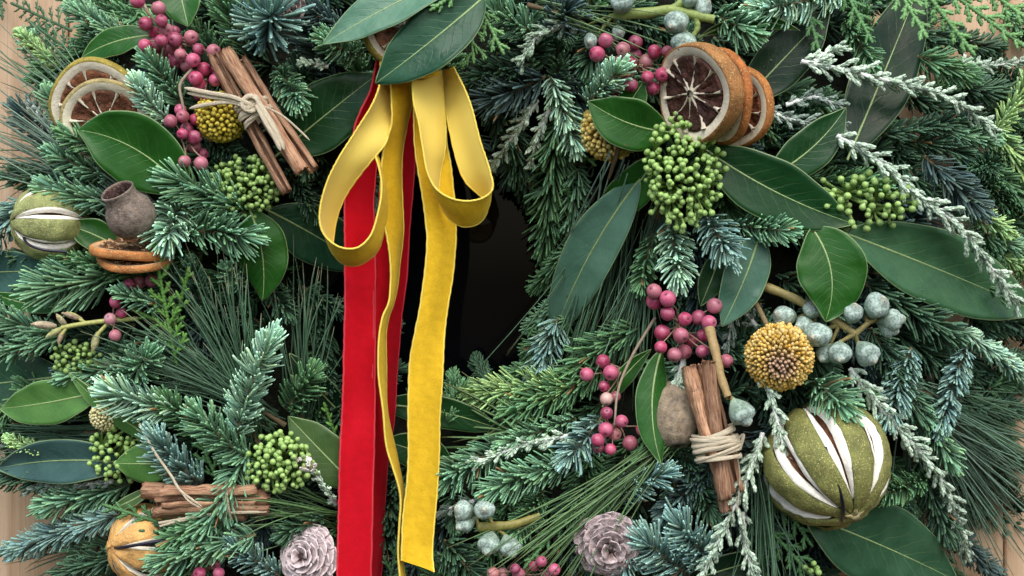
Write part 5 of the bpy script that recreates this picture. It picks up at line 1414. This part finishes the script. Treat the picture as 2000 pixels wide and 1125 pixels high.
# thin bare twig
for pts, lab in (([(1455, 560), (1480, 600), (1500, 640), (1510, 670)], 'bare brown twig running down to the large yellow ball'),):
    A = PH(*pts[0], 0); mb = MB(); c = catmull([PH(x, y, 5 + 5 * i) for i, (x, y) in enumerate(pts)], 16); sweep(mb, c[None], np.linspace(6, 4.5, 16)[None], 8, 1, None, (0.22, 0.17, 0.09))
    tag(link('bare_twig', mb.mesh('bare_twig', M_bark, A), A), lab, 'twig')

# ------------------------------------------------------------------ ribbons
HR = 110.0
def ribbon_part(name, root, RA, N, F, W, mats, selv, swap=False, signs=-1, nseg=110, bow=0.05, fixed=None, cut=None):
    """N: list of (px,py,h); F: list of (px,py) whose height follows from the ribbon's width W"""
    Np = []; Fp = []
    for i, ((x, y, h), f) in enumerate(zip(N, F)):
        p = P(x, y, h); q0 = P(f[0], f[1], h); d2 = (q0[0] - p[0]) ** 2 + (q0[1] - p[1]) ** 2
        dz = math.sqrt(max(0.0, W * W - d2)); sg = f[2] if len(f) > 2 else signs
        hq = h + sg * dz
        Np.append(p); Fp.append(P(f[0], f[1], hq))
    Nc = catmull(Np, nseg); Fc = catmull(Fp, nseg)
    if cut: pass
    m = 9; v = np.linspace(0, 1, m)
    G = Nc[:, None, :] * (1 - v)[None, :, None] + Fc[:, None, :] * v[None, :, None]
    T = np.gradient(G, axis=0); Wd = (Fc - Nc)[:, None, :]
    nr = unit(np.cross(T, Wd))
    G = G + nr * (bow * W * np.sin(pi * v))[None, :, None] * (1 if not swap else -1)
    Lg = np.concatenate([[0], np.cumsum(np.linalg.norm(np.diff((Nc + Fc) / 2, axis=0), axis=1))])
    und = np.sin(Lg / 41.0 + W)[:, None] * (v - 0.5)[None] * 3.4 + np.sin(Lg / 23.0 + 2)[:, None] * np.cos(v * 3)[None] * 0.9 + np.sin(Lg / 97.0)[:, None] * np.sin(v * 6.28)[None] * 1.8
    G = G + nr * und[:, :, None]
    U = np.stack([np.broadcast_to(v[None], (nseg, m)), np.broadcast_to(Lg[:, None], (nseg, m)), np.zeros((nseg, m))], -1)
    mb = MB(); front, back = (0, 1) if not swap else (1, 0)
    grid(mb, G + nr * 0.9, None, U, front); grid(mb, G - nr * 0.9, None, U, back)
    o = link(name, mb.mesh(name, mats, RA), None, root)
    sv = MB()
    for e in (G[:, 0] + 0.5 * np.sin(Lg * 1.7)[:, None] * unit(Wd[:, 0]), G[:, -1] + 0.5 * np.sin(Lg * 1.9)[:, None] * unit(Wd[:, 0])):
        sweep(sv, e[None], np.full((1, nseg), 2.1), 6, 1.0, None, (0.8, 0.6, 0.1))
    link('selvedge', sv.mesh('selvedge', selv, RA), None, o)
    return o
RA = P(795, 150, HR)
yb = thing('yellow_ribbon_bow', RA, 'yellow velvet ribbon bow with two loops and two tails', 'ribbon')
Nl = [(745,150,118),(738,180,122),(722,215,128),(690,265,135),(660,310,140),(640,350,144),(628,400,148),(627,440,150),(640,466,152),(665,483,152),(695,485,150),(718,470,146),(733,445,140),(742,400,132),(743,360,126),(738,325,122),(733,305,118)]
Fl = [(768,145),(766,185),(764,225),(755,275),(728,312),(700,348),(672,388),(655,430),(650,488),(668,514),(700,518),(733,494),(748,455),(757,405),(754,360),(744,322),(736,300)]
ribbon_part('loop', yb, RA, Nl, Fl, 72, [M_yvel, M_satin], M_selv_y)
Nr = [(803,140,118),(805,175,122),(808,205,126),(820,245,132),(828,290,138),(834,335,142),(850,368,146),(880,388,150),(915,394,152),(945,387,150),(962,368,146),(955,335,142),(940,285,138),(925,220,130),(908,175,124),(885,130,118)]
Fr = [(862,138),(866,180),(868,215),(870,250),(866,300),(859,338),(860,395),(882,430),(912,442),(942,428),(950,395),(912,355),(892,310),(875,245),(867,190),(862,138)]
ribbon_part('loop', yb, RA, Nr, Fr, 70, [M_yvel, M_satin], M_selv_y)
NA = [(765,150,100),(764,200,100),(763,245,98),(750,290,96),(745,340,94),(746,400,92),(756,467,90),(762,545,92),(761,590,96),(750,616,100),(743,645,102),(740,680,104),(740,746,106),(747,810,106),(756,867,104),(768,910,102),(779,953,100),(782,985,98),(779,1027,96),(776,1081,94),(784,1140,92)]
FA = [(806,150,-1),(806,200,-1),(797,242,-1),(786,295,-1),(784,345,-1),(785,403,-1),(787,470,-1),(779,545,-1),(768,590,-1),(758,618,-1),(753,650,-1),(753,685,-1),(755,746,-1),(759,807,-1),(766,857,-1),(776,905,-1),(786,948,-1),(789,988,-1),(787,1027,-1),(785,1076,-1),(792,1140,-1)]
ribbon_part('tail', yb, RA, NA, FA, 62, [M_yvel, M_satin], M_selv_y, swap=True)
NB = [(808,150,86),(809,213,84),(811,285,84),(818,342,86),(829,406,88),(835,450,92),(835,480,94),(829,540,94),(820,600,94),(811,645,94),(802,702,94),(799,760,94),(797,814,94),(798,878,94),(795,946,96),(789,1005,98),(786,1050,98),(784,1094,96)]
FB = [(862,150),(868,213),(872,280),(881,325),(888,395),(889,450),(888,490),(884,540),(876,590),(870,640),(865,700),(862,760),(859,814),(858,885),(854,956),(847,1020),(844,1074),(848,1117)]
ribbon_part('tail', yb, RA, NB, FB, 66, [M_yvel, M_satin], M_selv_y, swap=True)
mb = MB()
for k in range(3):
    an = np.linspace(0, 2 * pi, 30); c = P(800, 128, 105)
    sweep(mb, (c + np.stack([np.cos(an) * 50, np.sin(an) * (16 - 3 * k) + k * 8 - 6, np.sin(an * 1 + 0.6) * 22], 1))[None], np.full((1, 30), 9.0), 8, 0.6, None, (0.7, 0.5, 0.05))
link('knot', mb.mesh('knot', M_yvel, RA), None, yb)
rb = thing('red_ribbon', P(735, 140, 60), 'red velvet ribbon hanging in two long tails behind the yellow bow', 'ribbon'); RR = P(735, 140, 60)
NR = [(738,100,70),(730,140,68),(722,180,66),(706,216,64),(694,250,62),(682,310,60),(674,380,60),(673,440,60),(675,502,60),(674,560,60),(672,680,60),(671,740,60),(669,800,60),(665,878,60),(662,974,60),(660,1067,60),(658,1145,60)]
FR = [(775,100),(772,140),(770,180),(760,216),(748,250),(738,310),(731,380),(731,440),(732,502),(733,560),(733,620+60),(732,740),(732,800),(731,867),(728,974),(726,1060),(724,1145)]
ribbon_part('tail', rb, RR, NR, FR, 64, [M_rvel, M_rvel], M_selv_r)
NR2 = [(760,100,52),(758,150,45),(756,213,38),(752,285,34),(744,356,30),(738,431,30),(731,538,32),(729,627,34),(728,700,36),(726,760,38),(724,846,40),(718,974,42),(716,1074,42),(714,1145,42)]
FR2 = [(800,100,-1),(806,150,-1),(809,213,-1),(811,285,-1),(807,356,-1),(802,431,-1),(793,538,-1),(784,627,-1),(778,700,-1),(773,760,-1),(765,846,-1),(752,974,-1),(747,1074,-1),(742,1145,-1)]
ribbon_part('tail', rb, RR, NR2, FR2, 82, [M_rvel, M_rvel], M_selv_r, swap=True)
print('objects', len(bpy.data.objects), 'polys', sum(len(m.polygons) for m in bpy.data.meshes))
